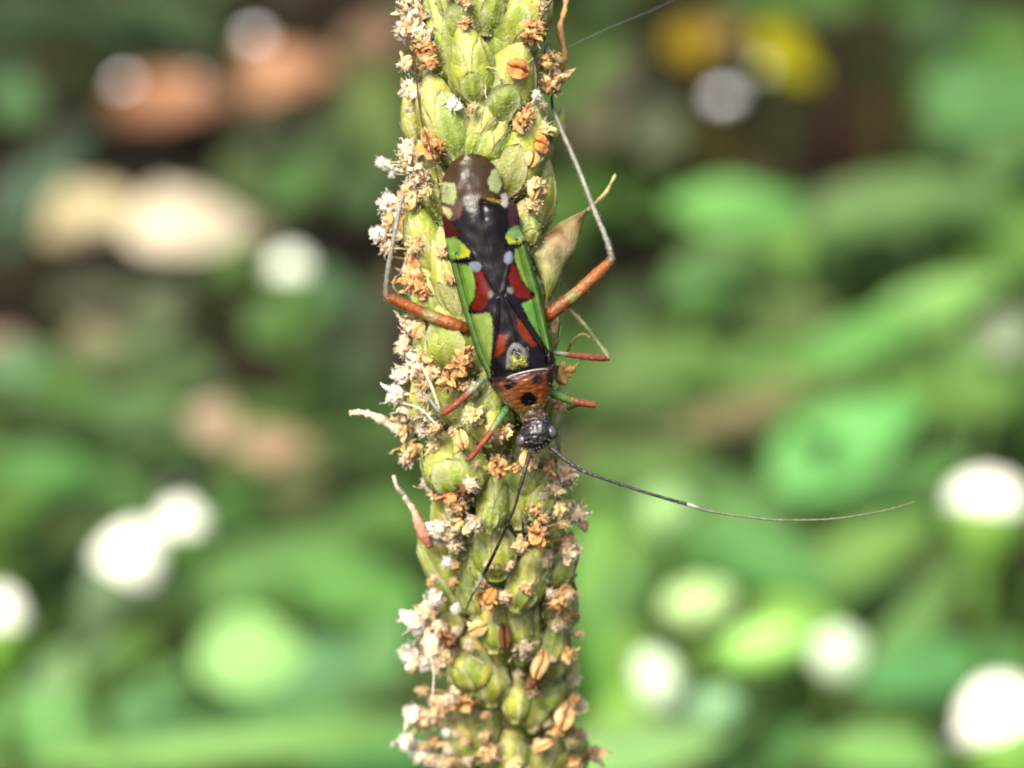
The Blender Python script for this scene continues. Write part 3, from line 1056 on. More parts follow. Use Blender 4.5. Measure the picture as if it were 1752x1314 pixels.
# body: head, collar, pronotum and the abdomen under the wings in one skin
B_L = [(838, 640), (839, 652), (842, 664), (853, 680), (868, 694), (884, 706), (889, 714), (891, 720), (895, 726), (894, 732), (888, 741), (885, 750), (888, 760), (896, 768), (906, 774)]
B_R = [(951, 612), (951, 624), (950, 636), (947, 655), (943, 674), (939, 690), (936, 699), (934, 705), (934, 710), (938, 714), (946, 724), (951, 736), (949, 749), (940, 760), (927, 770)]
bla, bra = [ab(p) for p in B_L], [ab(p) for p in B_R]
BP = [
    ([(845, 690), (830, 640), (960, 610), (960, 690), (935, 712), (890, 722)], (150, 78, 26), 1.5),
    ([(838, 640), (960, 605), (952, 634), (936, 631), (905, 635), (870, 646), (845, 660)], (40, 30, 32), 1.0),
    ([(866, 646), (905, 636), (932, 633), (930, 640), (905, 646), (872, 656)], (122, 62, 50), 2.0),
    (ell(872, 657, 12, 9, -20), (38, 22, 26), 1.6), (ell(919, 648, 11, 8, -20), (38, 22, 26), 1.6),
    (ell(850, 668, 10, 10), (58, 56, 50), 2), (ell(943, 648, 9, 16), (52, 58, 54), 2), (ell(857, 679, 12, 7, 35), (66, 80, 54), 2),
    ([(868, 668), (880, 672), (885, 690), (884, 700), (868, 688), (852, 672)], (168, 110, 60), 2.2),
    ([(880, 690), (935, 680), (936, 702), (888, 716)], (128, 96, 34), 2.0),
    ([(887, 706), (936, 692), (936, 703), (889, 717)], (78, 64, 40), 2.0),
    (ell(904, 683, 14.5, 12.5), (10, 7, 7), 0.7),
    ([(885, 714), (938, 700), (938, 708), (890, 724)], (134, 106, 90), 1.5),
    ([(880, 726), (935, 710), (960, 720), (960, 790), (880, 790)], (40, 36, 38), 2.0),
    (ell(917, 735, 12, 6, -15), (72, 72, 70), 2.0), (ell(917, 752, 10, 6, -15), (46, 30, 26), 2.0),
]
BP = [(p, lin(*c), e, bbox(p)) for (p, c, e) in BP]


def bw(a):
    return float(np.interp(a, [q[0] for q in bla], [q[1] for q in bla])), float(np.interp(a, [q[0] for q in bra], [q[1] for q in bra]))


A0, A1 = 372.0, ab((917, 776))[0]
mb = MB()
rows, cc = [], []
stations = [30 + (A0 - 30) * q / 24 for q in range(24)] + [A0 + (A1 - A0) * q / 169 for q in range(170)]
m = 84
for a in stations:
    if a < A0:
        l, r = bl(a) * 0.86 + 2, br_(a) * 0.86 - 2
        top, depth, base = 0.015, 0.10 * sm(10, 120, a), -0.225 + 0.06 * (1 - sm(0, 120, a))
    else:
        l, r = bw(a)
        hz = ab((895, 640))[0]
        top = 0.085 * sm(A0, hz, a) + 0.004
        top *= 1 - 0.55 * sm(hz + 5, ab((912, 712))[0], a)
        col_ = ab((912, 716))[0]
        top *= 1 - 0.25 * math.exp(-((a - col_) / 4.0) ** 2)
        if a > col_:
            top = 0.05 * math.sqrt(max(0.02, 1 - ((a - col_ - 26) / (A1 - col_ - 24)) ** 2)) if a > col_ + 26 else 0.038 + 0.012 * sm(col_, col_ + 26, a)
        depth = 0.09 * (1 - 0.4 * sm(hz, A1, a))
        base = -0.225
        if a > A1 - 6:
            q = (A1 - a) / 6
            cmid = (l + r) / 2
            f = math.sqrt(max(0.0, 1 - (1 - q) ** 2)) * 0.9 + 0.1
            l, r = cmid + (l - cmid) * f, cmid + (r - cmid) * f
            top *= f
            depth *= f
    ro, co = [], []
    for k in range(m):
        th = 2 * math.pi * k / m
        cs, sn = math.cos(th), math.sin(th)
        b = (l + r) / 2 + (r - l) / 2 * (abs(cs) ** 0.9) * (1 if cs > 0 else -1)
        x, y = unab(a, b)
        w = base - top * sn if sn > 0 else base - depth * sn
        if sn > 0.05 and a > A0 + 4:
            w -= 0.0035 * noise.fractal(Vector((x * 0.16, y * 0.16, 5)), 1, 2, 3) * min(1, sn * 2)
            # raised hind rim of the pronotum
        ro.append(V(x, y, w) - BUGROOT)
        if a < A0:
            c = lin(90, 120, 50)
        elif sn < -0.1:
            c = lin(120, 112, 70)
        else:
            c = paint_at(x, y, lin(60, 44, 36), BP)
            n_ = noise.noise(Vector((x * 0.55, y * 0.55, 12)))
            if c[0] > 0.012:
                c = mix(c, lin(190, 170, 130), 0.35 * sm(0.35, 0.6, n_))
        co.append(c)
    rows.append(ro)
    cc.append(co)
mb.grid(rows, cc, close=True)
mb.f.append(tuple(range(m)))
mb.f.append(tuple(range((len(stations) - 1) * m, len(stations) * m))[::-1])
mb.build('body', M_CUT, bug)['label'] = 'orange shield with black spots, narrow collar and dark head'

# pale hind rim of the pronotum
mb = MB()
P = curve([(845, 659, -.235), (858, 651, -.285), (878, 642, -.312), (905, 635, -.318), (925, 632, -.305), (938, 632, -.28), (948, 636, -.24)], 40)
mb.tube([V(*p) - BUGROOT for p in P], [1.7 * PX * (0.6 + 0.4 * math.sin(math.pi * q / 39)) for q in range(40)], [lin(206, 200, 190)] * 40, 8)
mb.build('shield_rim', M_CUT, bug)

# scutellum: small hairy dome with a yellow cross
SC_P = [
    ([(850, 560), (920, 560), (920, 650), (850, 650)], (60, 54, 54), 1.0),
    ([(867, 600), (875, 586), (890, 588), (903, 600), (906, 615), (898, 610), (888, 597), (876, 596), (872, 612), (874, 630), (864, 632)], (150, 148, 146), 1.5),
    ([(873, 607), (881, 609), (888, 612), (893, 605), (900, 609), (901, 620), (905, 627), (896, 625), (886, 625), (877, 634), (872, 632), (876, 622)], (170, 164, 58), 0.8),
    (ell(883, 602, 8, 6.5), (22, 14, 26), 0.6), (ell(886, 611, 3.5, 5), (40, 34, 18), 0.6),
    ([(878, 634), (888, 626), (900, 627), (908, 632), (900, 640), (876, 642)], (28, 18, 24), 1.0),
]
SC_P = [(p, lin(*c), e, bbox(p)) for (p, c, e) in SC_P]
SO_ = [(864, 634), (865, 612), (868, 598), (875, 587), (883, 584), (892, 588), (903, 600), (908, 617), (908, 632), (886, 640)]
mb = MB()
rows, cc = [], []
cen = np.array((887, 616.0))
ring_pts = curve(SO_ + [SO_[0]], 48)[:-1]
for i in range(22):
    t = 1 - i / 21
    ro, co = [], []
    for p in ring_pts:
        q = cen + (p - cen) * max(t, 0.01)
        w = -0.285 - 0.055 * math.sqrt(max(0, 1 - t * t)) - 0.005 * noise.noise(Vector((q[0] * .3, q[1] * .3, 3)))
        ro.append(V(q[0], q[1], w) - BUGROOT)
        c = paint_at(q[0], q[1], lin(70, 60, 58), SC_P)
        co.append(c)
    rows.append(ro)
    cc.append(co)
mb.grid(rows, cc, close=True)
mb.build('scutellum', M_CUT, bug)['label'] = 'small grey dome with a yellow cross mark'

# eyes
for (cx_, cy_, rx_, ry_, rot_, lab) in [(894, 753, 10.5, 14, 30, 1), (943, 739, 10.5, 13.5, -35, 2)]:
    mb = MB()
    rows, cc = [], []
    for i in range(17):
        ph = math.pi * i / 16
        ro, co = [], []
        for k in range(24):
            th = 2 * math.pi * k / 24
            u, v, z = math.sin(ph) * math.cos(th), math.sin(ph) * math.sin(th), math.cos(ph)
            c_, s_ = math.cos(rad(rot_)), math.sin(rad(rot_))
            x = cx_ + rx_ * u * c_ - ry_ * v * s_
            y = cy_ + rx_ * u * s_ + ry_ * v * c_
            ro.append(V(x, y, -0.240 - 0.024 * z) - BUGROOT)
            co.append(mix(lin(50, 38, 34), lin(104, 98, 104), sm(-0.2, 0.9, z)))
        rows.append(ro)
        cc.append(co)
    mb.grid(rows, cc, close=True, flip=True)
    mb.build('eye', M_EYE, bug)

# short pale hairs on shield, head and scutellum
mb = MB()
for _ in range(300):
    a = random.uniform(ab((883, 590))[0], A1 - 4)
    if a < A0 + 12:
        x, y = random.uniform(866, 904), random.uniform(590, 632)
        w = -0.30 - 0.03
    else:
        l, r = bw(a)
        s = random.uniform(-0.95, 0.95)
        b = (l + r) / 2 + s * (r - l) / 2
        x, y = unab(a, b)
        if a < ab((912, 712))[0]:
            hgt = 0.085 * (1 - 0.55 * sm(ab((895, 640))[0] + 5, ab((912, 712))[0], a))
        else:
            hgt = 0.045
        w = -0.225 - hgt * math.sqrt(1 - s * s)
    if math.hypot(x - 904, y - 683) < 15:
        continue
    p = V(x, y, w) - BUGROOT
    d = view(random.gauss(0, .8), random.gauss(-.2, .8), -0.8).normalized()
    mb.tube([p, p + d * PX * random.uniform(2.5, 6)], [0.45 * PX, 0.2 * PX], [lin(235, 228, 205)] * 2, 3, cap=False)
hh = mb.build('fine_hair', M_HAIR, bug)
hh['kind'] = 'stuff'


def limb(name, parent, pts, radii, cols, n=30, seg=12, hairs=0, hl=5):
    """tapered jointed piece through (x, y, depth) points; radii in picture points, colours as (position, colour) stops"""
    mb = MB()
    P = curve(pts, n)
    W = [V(*p) - BUGROOT for p in P]
    T = [q / (n - 1) for q in range(n)]
    R = [float(np.interp(t, np.linspace(0, 1, len(radii)), radii)) * PX for t in T]
    R = [q * .88 * (1 + .05 * random.uniform(-1, 1)) for q in R]
    R[0] *= 0.7
    R[-1] *= 0.7
    st = [c[0] for c in cols]
    C = [tuple(float(np.interp(t, st, [c[1][k] for c in cols])) for k in range(4)) for t in T]
    mb.tube(W, R, C, seg)
    for _ in range(int(hairs * 1.8)):
        q = random.randrange(2, n - 2)
        ax_ = (W[q + 1] - W[q - 1]).normalized()
        d = Vector((random.gauss(0, 1), random.gauss(0, 1), random.gauss(0, 1)))
        d = (d - ax_ * d.dot(ax_)).normalized()
        a = W[q] + d * R[q] * 0.9
        b = a + (d + ax_ * 0.7).normalized() * hl * PX * random.uniform(.5, 1.1)
        c = mix(C[q], lin(240, 235, 215), 0.6)
        mb.tube([a, b], [0.5 * PX, 0.2 * PX], [c, c], 3, cap=False)
    return mb.build(name, M_LEG, parent)


def leg(label):
    e = bpy.data.objects.new('leg', None)
    COL.objects.link(e)
    e.parent = bug
    e['label'] = label
    return e


RUST, RUST2, BAND = lin(186, 100, 38), lin(206, 124, 56), lin(184, 170, 96)
PGRN, GRN, TIB, RED = lin(186, 196, 150), lin(112, 176, 74), lin(190, 190, 168), lin(184, 98, 66)

e = leg('long rust-orange hind leg folded over the dry flowers')
limb('femur', e, [(806, 566, -.17), (778, 556, -.215), (736, 540, -.215), (700, 524, -.17), (668, 509, -.12)], [11, 13, 12.5, 11, 10.5, 9], [(0, RUST), (.42, RUST2), (.45, BAND), (.53, BAND), (.55, RUST), (.92, RUST), (1, RUST2)], 60, 14, 60, 4)
limb('tibia', e, [(666, 512, -.12), (661, 500, -.125), (664, 460, -.15), (674, 405, -.16), (684, 355, -.15), (694, 312, -.12)], [7.5, 6, 5, 4.6, 4.4, 4.2], [(0, RUST), (.05, lin(190, 110, 66)), (.16, lin(180, 150, 128)), (.3, TIB), (1, TIB)], 50, 10, 90, 5)
limb('tarsus', e, [(694, 314, -.12), (698, 300, -.1), (704, 290, -.07)], [3.4, 2.6, 2], [(0, TIB), (1, lin(96, 80, 60))], 12, 8)
e = leg('long rust-orange hind leg raised past the open husk')
limb('femur', e, [(930, 545, -.17), (948, 532, -.2), (986, 502, -.2), (1016, 474, -.19), (1043, 449, -.17)], [12, 13.5, 12, 12, 12, 9], [(0, RUST), (.39, RUST), (.42, BAND), (.50, BAND), (.53, RUST2), (.9, RUST2), (1, RUST)], 60, 14, 70, 5)
limb('tibia', e, [(1040, 451, -.17), (1046, 440, -.17), (1036, 405, -.17), (1019, 365, -.16), (990, 290, -.12), (962, 226, -.07), (951, 198, -.05)], [7.5, 6.2, 5.4, 5, 4.8, 4.4, 4], [(0, RUST), (.06, lin(190, 110, 66)), (.12, lin(176, 152, 132)), (.3, TIB), (1, TIB)], 60, 10, 130, 5)
limb('tarsus', e, [(951, 200, -.05), (946, 186, -.03), (944, 170, -.02), (946, 158, 0)], [3.6, 3, 2.6, 2], [(0, TIB), (.4, lin(60, 46, 36)), (1, lin(70, 54, 40))], 16, 8)
e = leg('thin reddish middle leg bent sharply at the knee')
limb('femur', e, [(940, 603, -.18), (965, 606, -.16), (1000, 610, -.13), (1037, 613, -.1)], [4.5, 4.5, 5, 6.5, 7, 6.5], [(0, PGRN), (.34, PGRN), (.42, RED), (1, RED)], 40, 12, 20, 4)
limb('tibia', e, [(1038, 616, -.1), (1037, 606, -.09), (1020, 582, -.05), (998, 553, .0), (974, 530, .05)], [6, 4.6, 3.8, 3.6, 3.2], [(0, RED), (.1, lin(180, 150, 90)), (.2, lin(170, 176, 110)), (1, lin(170, 180, 120))], 36, 9, 50, 4)
e = leg('pale and red middle leg laid over the withered flowers')
limb('femur', e, [(838, 640, -.18), (812, 663, -.23), (785, 688, -.22), (758, 708, -.2)], [5, 6, 6.4, 7, 7, 6], [(0, lin(150, 190, 120)), (.4, lin(196, 206, 170)), (.48, RED), (1, lin(196, 92, 60))], 40, 12, 24, 4)
limb('tibia', e, [(758, 708, -.2), (752, 704, -.17), (740, 690, -.14), (725, 672, -.1)], [5, 3.6, 3.2, 3], [(0, RED), (.2, lin(200, 196, 170)), (1, lin(205, 204, 184))], 24, 9, 24, 4)
e = leg('short green and red foreleg beside the head, over open air')
limb('femur', e, [(936, 668, -.19), (962, 680, -.18), (990, 688, -.17), (1019, 693, -.16)], [7, 8, 7.2, 7.4, 7.2, 6.5], [(0, GRN), (.4, lin(128, 178, 76)), (.52, lin(160, 150, 70)), (.6, RED), (1, RED)], 40, 12, 16, 4)
limb('tibia', e, [(1016, 692, -.155), (1012, 693, -.10), (992, 692, -.02), (972, 700, .06), (952, 712, .09)], [5.5, 4.2, 3.6, 3.2, 3], [(0, RED), (.2, lin(170, 150, 90)), (1, lin(170, 180, 120))], 30, 9, 16, 4)
e = leg('green and pink foreleg stretched down over the capsules')
limb('femur', e, [(870, 696, -.19), (852, 720, -.22), (834, 748, -.22), (804, 785, -.2)], [7, 8.4, 7, 6, 6, 5], [(0, lin(104, 176, 92)), (.3, lin(124, 178, 98)), (.5, lin(170, 176, 110)), (.58, lin(196, 104, 70)), (1, lin(196, 104, 70))], 40, 12, 16, 4)
limb('tibia', e, [(804, 785, -.2), (799, 788, -.17), (794, 778, -.14), (792, 764, -.1)], [4.5, 3.4, 3, 2.6], [(0, RED), (.3, lin(180, 160, 110)), (1, lin(180, 180, 120))], 20, 9)


def antenna(label, segs):
    e = bpy.data.objects.new('antenna', None)
    COL.objects.link(e)
    e.parent = bug
    e['label'] = label
    for (pts, rd, cols, hairs) in segs:
        limb('antenna_segment', e, pts, rd, cols, 40, 9, hairs, 3)


DK, DK2, WH, PT = lin(58, 50, 54), lin(84, 78, 84), lin(240, 238, 226), lin(150, 158, 120)
antenna('long dark antenna sweeping out over open air, white band in the middle', [
    ([(940, 764, -.235), (950, 772, -.245), (972, 790, -.25), (996, 806, -.25)], [4.6, 4.4, 4, 3.6], [(0, DK), (.5, DK2), (1, DK)], 16),
    ([(995, 805, -.25), (1030, 818, -.25), (1090, 838, -.25), (1140, 853, -.25), (1176, 863, -.25)], [3.2, 3.0, 2.9, 3.1, 3.4], [(0, DK2), (.5, DK), (1, DK)], 30),
    ([(1175, 862, -.25), (1192, 868, -.25), (1212, 874, -.25), (1260, 882, -.25), (1320, 889, -.25), (1370, 890, -.25)], [3.5, 3.6, 2.6, 2.2, 2, 1.8], [(0, WH), (.18, WH), (.26, PT), (1, PT)], 20),
    ([(1368, 890, -.25), (1420, 888, -.25), (1480, 880, -.25), (1530, 869, -.25), (1566, 858, -.25)], [1.8, 1.6, 1.4, 1.2, 1.0], [(0, PT), (1, lin(160, 160, 120))], 16)])
antenna('dark antenna hanging down across the capsules, white band near its end', [
    ([(908, 768, -.235), (904, 784, -.26), (897, 808, -.28), (889, 836, -.27)], [4.6, 4.4, 4, 3.6], [(0, DK), (.6, lin(96, 76, 66)), (1, lin(90, 70, 62))], 14),
    ([(889, 834, -.27), (882, 864, -.24), (866, 902, -.2), (846, 946, -.13), (826, 986, -.06)], [3.2, 2.6, 2.8, 3.2, 3.8], [(0, DK2), (.5, DK), (1, lin(40, 38, 40))], 26),
    ([(827, 984, -.06), (818, 1000, -.03), (810, 1014, .0), (801, 1034, .05), (792, 1056, .1)], [3.8, 4, 2.6, 1.8, 1.5], [(0, WH), (.4, WH), (.5, lin(130, 136, 100)), (1, lin(130, 136, 100))], 10)])

#BACKGROUND#
EX = 2.45
# ------------------------------------------------------------------ weeds, flowers and litter behind
def leaf_mesh(c0, c1, fold=0.12, curl=0.15, point=0.75, seed=0, mat=None, wave=0.03, name='leaf'):
    """unit leaf blade: x 0..1 along the midrib, y -.5...5 across"""
    mb = MB()
    n, m = 10, 7
    rows, cc = [], []
    for i in range(n):
        t = i / (n - 1)
        half = 0.5 * (math.sin(math.pi * min(1, t ** point)) ** 0.75 if 0 < t < 1 else 0) + 0.012
        ro, co = [], []
        for k in range(m):
            s = -1 + 2 * k / (m - 1)
            z = fold * abs(s) * half - curl * (t - 0.3) ** 2 + wave * noise.noise(Vector((t * 5, s * 3, seed * 2.3)))
            ro.append((t, s * half, z))
            co.append(mix(mix(c0, c1, 0.5 + 0.5 * noise.noise(Vector((t * 4, s * 2, seed)))), c1, 0.5 * math.exp(-(s / 0.15) ** 2)))
        rows.append(ro)
        cc.append(co)
    mb.grid(rows, cc)
    return mb.mesh(name, mat or M_LEAF)


def depth_of(p):
    return (p - CAM).dot(FW)


def leaf_matrix(Q, ang, L, W, face, base, roll=0.0):
    """blade centred at Q, tip towards ang, looking along face"""
    n = face.normalized()
    t = view(math.cos(rad(ang)), math.sin(rad(ang)), 0)
    x = (t - n * t.dot(n) * 0.7).normalized()
    y = n.cross(x).normalized()
    z = x.cross(y)
    return mat_from(Q - x * L * 0.5 - base, x, y, z, L, W, (L + W) * 0.5), Q - x * L * 0.5


def plant(name, label, cat, leaves, group=None, stem_col=(110, 140, 70), buds=(), thick=0.10, lean=2.0):
    """leaves: (px, py, height, length px, width px, tip angle, colour)"""
    Qs = [G(l[0], l[1], l[2]) for l in leaves] + [G(b[0], b[1], b[2]) for b in buds]
    cen = Vector((0, 0, 0))
    for q in Qs:
        cen += q / len(Qs)
    root = Vector((cen.x + random.uniform(-.6, .6), cen.y + random.uniform(0, lean), 0))
    root.z = ground_z(root.x, root.y) - 0.15
    e = bpy.data.objects.new(name, None)
    COL.objects.link(e)
    e.location = root
    tag(e, label, cat, group)
    mb = MB()
    hub = root.lerp(Vector((cen.x, cen.y, cen.z)), 0.55)
    sc = lin(*stem_col)
    P = curve([root, root.lerp(hub, .5) + Vector((random.uniform(-.2, .2), 0, 0)), hub], 10)
    mb.tube([Vector(p) - root for p in P], [thick * (1 - 0.3 * q / 9) for q in range(10)], [sc] * 10, 7)
    for l, Q in zip(leaves, Qs):
        d = depth_of(Q)
        L, W = l[3] * K * d, l[4] * K * d
        face = Vector((random.gauss(0, .18), random.gauss(0, .12), 0)) - FW * 0.75 + Vector((0, 0, 0.65))
        M, foot = leaf_matrix(Q, l[5], L, W, face, root)
        f_ = (.9 if l[1] < 640 and l[0] < 700 else .96) if l[1] < 700 else 1.0 + .1 * sm(750, 1150, l[1])  # light put into the leaf colour: dimmer high up, brighter low down
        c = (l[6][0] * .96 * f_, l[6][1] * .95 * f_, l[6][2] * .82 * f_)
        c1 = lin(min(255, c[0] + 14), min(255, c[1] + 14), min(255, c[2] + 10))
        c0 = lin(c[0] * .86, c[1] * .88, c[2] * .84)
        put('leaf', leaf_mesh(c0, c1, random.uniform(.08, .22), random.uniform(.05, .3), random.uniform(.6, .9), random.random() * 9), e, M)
        P = curve([hub, hub.lerp(foot, .5) + Vector((0, 0, .25)), foot], 8)
        mb.tube([Vector(p) - root for p in P], [thick * .6] * 8, [sc] * 8, 6)
    for b, Q in zip(buds, Qs[len(leaves):]):
        d = depth_of(Q)
        a_, b_ = b[3] * K * d * .5, b[4] * K * d * .5
        bud(e, Q - root, a_, b_, b[5], b[6])
        foot = Q - view(0, b_ * .8, 0)
        P = curve([hub, hub.lerp(foot, .6) + Vector((0, .2, .1)), foot], 8)
        mb.tube([Vector(p) - root for p in P], [thick * .7] * 8, [sc] * 8, 6)
    mb.build('stem', M_LEAF, e)
    return e


def bud(e, C, a_, b_, ang, c):
    """closed pale bud of overlapping scales"""
    mb = MB()
    rows, cc = [], []
    x = view(math.cos(rad(ang)), math.sin(rad(ang)), 0)
    y = view(-math.sin(rad(ang)), math.cos(rad(ang)), 0)
    z = -FW
    for i in range(12):
        ph = math.pi * i / 11
        ro, co = [], []
        for k in range(16):
            th = 2 * math.pi * k / 16
            w = 1 + 0.07 * math.cos(5 * th + i)
            ro.append(C + x * a_ * math.cos(ph) + (y * math.cos(th) + z * math.sin(th)) * b_ * math.sin(ph) ** .8 * w)
            co.append(mix(lin(c[0] * .92, c[1] * .96, c[2] * .84, 1.5), lin(*c, k=1.4), 0.5 + 0.5 * math.cos(5 * th + i)))
        rows.append(ro)
        cc.append(co)
    mb.grid(rows, cc, close=True)
    return mb.build('bud', M_PETAL, e)


def flower(label, px, py, h, wpx, hpx, ang, calyx=(150, 205, 90), white=(255, 255, 255), npet=9):
    """white flower head facing up on a green cup and stalk"""
    Q = G(px, py, h)
    d = depth_of(Q)
    a_, b_ = wpx * K * d * .5, hpx * K * d * .5
    root = Vector((Q.x + random.uniform(-.5, .5), Q.y + random.uniform(.2, 1.2), 0))
    root.z = ground_z(root.x, root.y) - .15
    e = bpy.data.objects.new('white_flower', None)
    COL.objects.link(e)
    e.location = root
    tag(e, label, 'flower', 'small white flowers among the weeds')
    C = Q - root
    x = view(math.cos(rad(ang)), math.sin(rad(ang)), 0)
    y = view(-math.sin(rad(ang)), math.cos(rad(ang)), 0)
    z = -FW
    wc, w2 = lin(*white, k=1.2), lin(white[0], white[1], white[2] * .93, k=1.25)
    mb = MB()
    rows, cc = [], []
    for i in range(10):
        ph = math.pi * i / 9
        ro, co = [], []
        for k in range(18):
            th = 2 * math.pi * k / 18
            w = 1 + 0.10 * noise.noise(Vector((i * .9, math.cos(th) * 2, math.sin(th) * 2)))
            ro.append(C + (x * a_ * .7 * math.cos(th) + z * a_ * .6 * math.sin(th)) * math.sin(ph) * w + y * b_ * .75 * math.cos(ph) * w)
            co.append(w2)
        rows.append(ro)
        cc.append(co)
    mb.grid(rows, cc, close=True)
    mb.build('flower_centre', M_PETAL, e)
    pm = leaf_mesh(wc, wc, .15, .35, .8, 3, M_PETAL, name='petal')
    for k in range(npet):
        th = 2 * math.pi * k / npet + .2
        out = (x * math.cos(th) + z * math.sin(th)).normalized()
        ln = math.hypot(a_ * math.cos(th), a_ * .7 * math.sin(th))
        dirv = (out + y * (0.55 * b_ / a_)).normalized()
        nrm = (y - out * .4)
        nrm = (nrm - dirv * nrm.dot(dirv)).normalized()
        sd = nrm.cross(dirv)
        put('petal', pm, e, mat_from(C - y * b_ * .3, dirv, sd, nrm, ln * 1.05, ln * .62, ln * .8))
    mb = MB()
    cc_ = lin(*calyx)
    P = [C - y * b_ * t for t in (.1, .5, .9, 1.3, 1.6)]
    mb.tube(P, [a_ * .72, a_ * .66, a_ * .5, a_ * .3, a_ * .14], [cc_] * 5, 12)
    mb.build('calyx', M_LEAF, e)
    mb = MB()
    P = curve([Vector((0, 0, 0)), C * .5 + Vector((.15, .2, 0)), C - y * b_ * 1.5], 12)
    mb.tube([Vector(p) for p in P], [.08] * 12, [lin(120, 165, 70)] * 12, 7)
    mb.build('stem', M_LEAF, e)
    return e


def dead_leaf(label, px, py, lpx, wpx, ang, c, h=0.5, curl=.5, group='dead leaves on the soil'):
    Q = G(px, py, h)
    Q.z = max(Q.z, ground_z(Q.x, Q.y) + .35)
    d = depth_of(Q)
    e0 = leaf_mesh(lin(c[0] * .8, c[1] * .76, c[2] * .7), lin(*c), random.uniform(-.2, .35), curl, random.uniform(.6, .9), random.random() * 9, M_DEAD, .16, 'dead_leaf')
    face = Vector((random.gauss(0, .2), random.gauss(0, .2), 1.0)) - FW * .55
    M, foot = leaf_matrix(Q, ang, lpx * K * d, wpx * K * d, face, Vector((0, 0, 0)))
    o = put('dead_leaf', e0, None, M)
    return tag(o, label, 'dead leaf', group)


def pebble(label, px, py, s, c):
    Q = G(px, py, .25)
    Q.z = ground_z(Q.x, Q.y) + .3 + s * .35
    mb = MB()
    rows, cc = [], []
    for i in range(9):
        ph = math.pi * i / 8
        ro, co = [], []
        for k in range(12):
            th = 2 * math.pi * k / 12
            q = Vector((math.sin(ph) * math.cos(th) * 1.2, math.sin(ph) * math.sin(th), math.cos(ph) * .75))
            ro.append(q * s * (1 + .25 * noise.noise(q * 1.4 + Q)))
            co.append(lin(*c, k=1.1))
        rows.append(ro)
        cc.append(co)
    mb.grid(rows, cc, close=True, flip=True)
    o = mb.build('pebble', M_STONE)
    o.location = Q
    return tag(o, label, 'pebble', 'pale pebbles on the soil')


plant('leafy_weed', 'dark broad-leaved weed, shade put into its leaf colour, above the orange dead leaves', 'weed', [  # dark greens carry the shade; nothing casts it here
    (60, 25, 2.5, 220, 90, 10, (48, 84, 44)), (210, 55, 2.5, 210, 80, -15, (44, 78, 42)), (330, 75, 2, 170, 60, 20, (66, 100, 48)), (10, 90, 2, 160, 70, 60, (44, 74, 40)), (260, 10, 3, 200, 60, 170, (70, 110, 58))])
plant('seedling', 'tiny round-leaved seedling alone on dark soil', 'seedling', [(28, 165, 1.5, 95, 85, 80, (104, 165, 112)), (60, 190, 1, 40, 30, -20, (80, 120, 80))], thick=.04)
plant('leafy_weed', 'bluish-green weed with one long slanting leaf beside cream dead leaves', 'weed', [(62, 315, 2, 210, 80, 42, (80, 125, 100)), (10, 380, 1.5, 130, 60, 75, (74, 116, 92)), (120, 240, 1.5, 120, 40, 30, (60, 84, 60))], thick=.05)
plant('leafy_weed', 'small mid-green weed behind the cream dead leaves, next to the spike', 'weed', [
    (500, 315, 2, 130, 90, 60, (86, 150, 66)), (405, 300, 2, 110, 60, 110, (90, 122, 54)), (565, 250, 2, 160, 70, 80, (74, 116, 52)), (600, 320, 1.5, 140, 80, 130, (72, 124, 60)), (470, 230, 1.5, 130, 60, 20, (60, 76, 34))], thick=.05)
plant('leafy_weed', 'olive weed with upright leaves just behind the top of the spike', 'weed', [(645, 170, 2, 140, 90, 70, (120, 145, 66)), (660, 235, 2, 120, 70, 100, (96, 136, 50)), (610, 110, 2, 110, 60, 60, (110, 112, 66))], thick=.05)
plant('leafy_weed', 'low green weed under the lone white flower', 'weed', [
    (490, 545, 3, 150, 100, 30, (102, 156, 64)), (590, 610, 2, 160, 80, 150, (94, 128, 92)), (400, 450, 2, 130, 60, 25, (92, 140, 66)), (560, 500, 3, 110, 80, -30, (104, 160, 120)), (640, 520, 2, 130, 80, 80, (74, 90, 62))], thick=.06)
plant('leafy_weed', 'grey-green weed on bare ground below the cream leaves', 'weed', [
    (40, 640, 2.5, 200, 100, 10, (102, 156, 112)), (140, 690, 2.5, 180, 90, -20, (100, 150, 96)), (270, 530, 2, 150, 90, 60, (106, 124, 92)), (300, 630, 2, 160, 80, 160, (100, 132, 94)), (180, 500, 1, 200, 60, 10, (98, 102, 80))], thick=.06)
plant('leafy_weed', 'soft green weed between the two white flowers and the tan leaf', 'weed', [
    (60, 820, 3.5, 230, 120, 15, (102, 168, 86)), (190, 850, 3, 210, 90, -10, (92, 146, 76)), (430, 860, 3, 210, 80, 25, (90, 144, 68)), (560, 770, 3, 180, 80, 40, (110, 146, 86)), (250, 760, 2.5, 180, 80, 10, (100, 150, 92)), (90, 920, 3, 230, 80, 20, (98, 156, 82))])
plant('leafy_weed', 'weed with wide overlapping leaves behind the lower spike', 'weed', [
    (480, 970, 4.5, 280, 120, 20, (106, 172, 94)), (610, 1010, 4.5, 260, 110, -8, (110, 176, 94)), (640, 890, 3.5, 190, 90, 35, (100, 150, 74)), (560, 920, 3, 150, 80, 60, (72, 110, 34)), (380, 1030, 4, 200, 90, 150, (98, 154, 82)), (660, 1110, 4.5, 180, 90, 80, (96, 150, 90))])
plant('leafy_weed', 'weed topped by one pale round leaf', 'weed', [
    (430, 1120, 7, 200, 150, 10, (166, 224, 150)), (545, 1130, 5, 170, 90, 20, (114, 172, 132)), (350, 1160, 5, 160, 90, 190, (104, 168, 104)), (600, 1170, 4, 160, 90, -30, (100, 146, 92))])
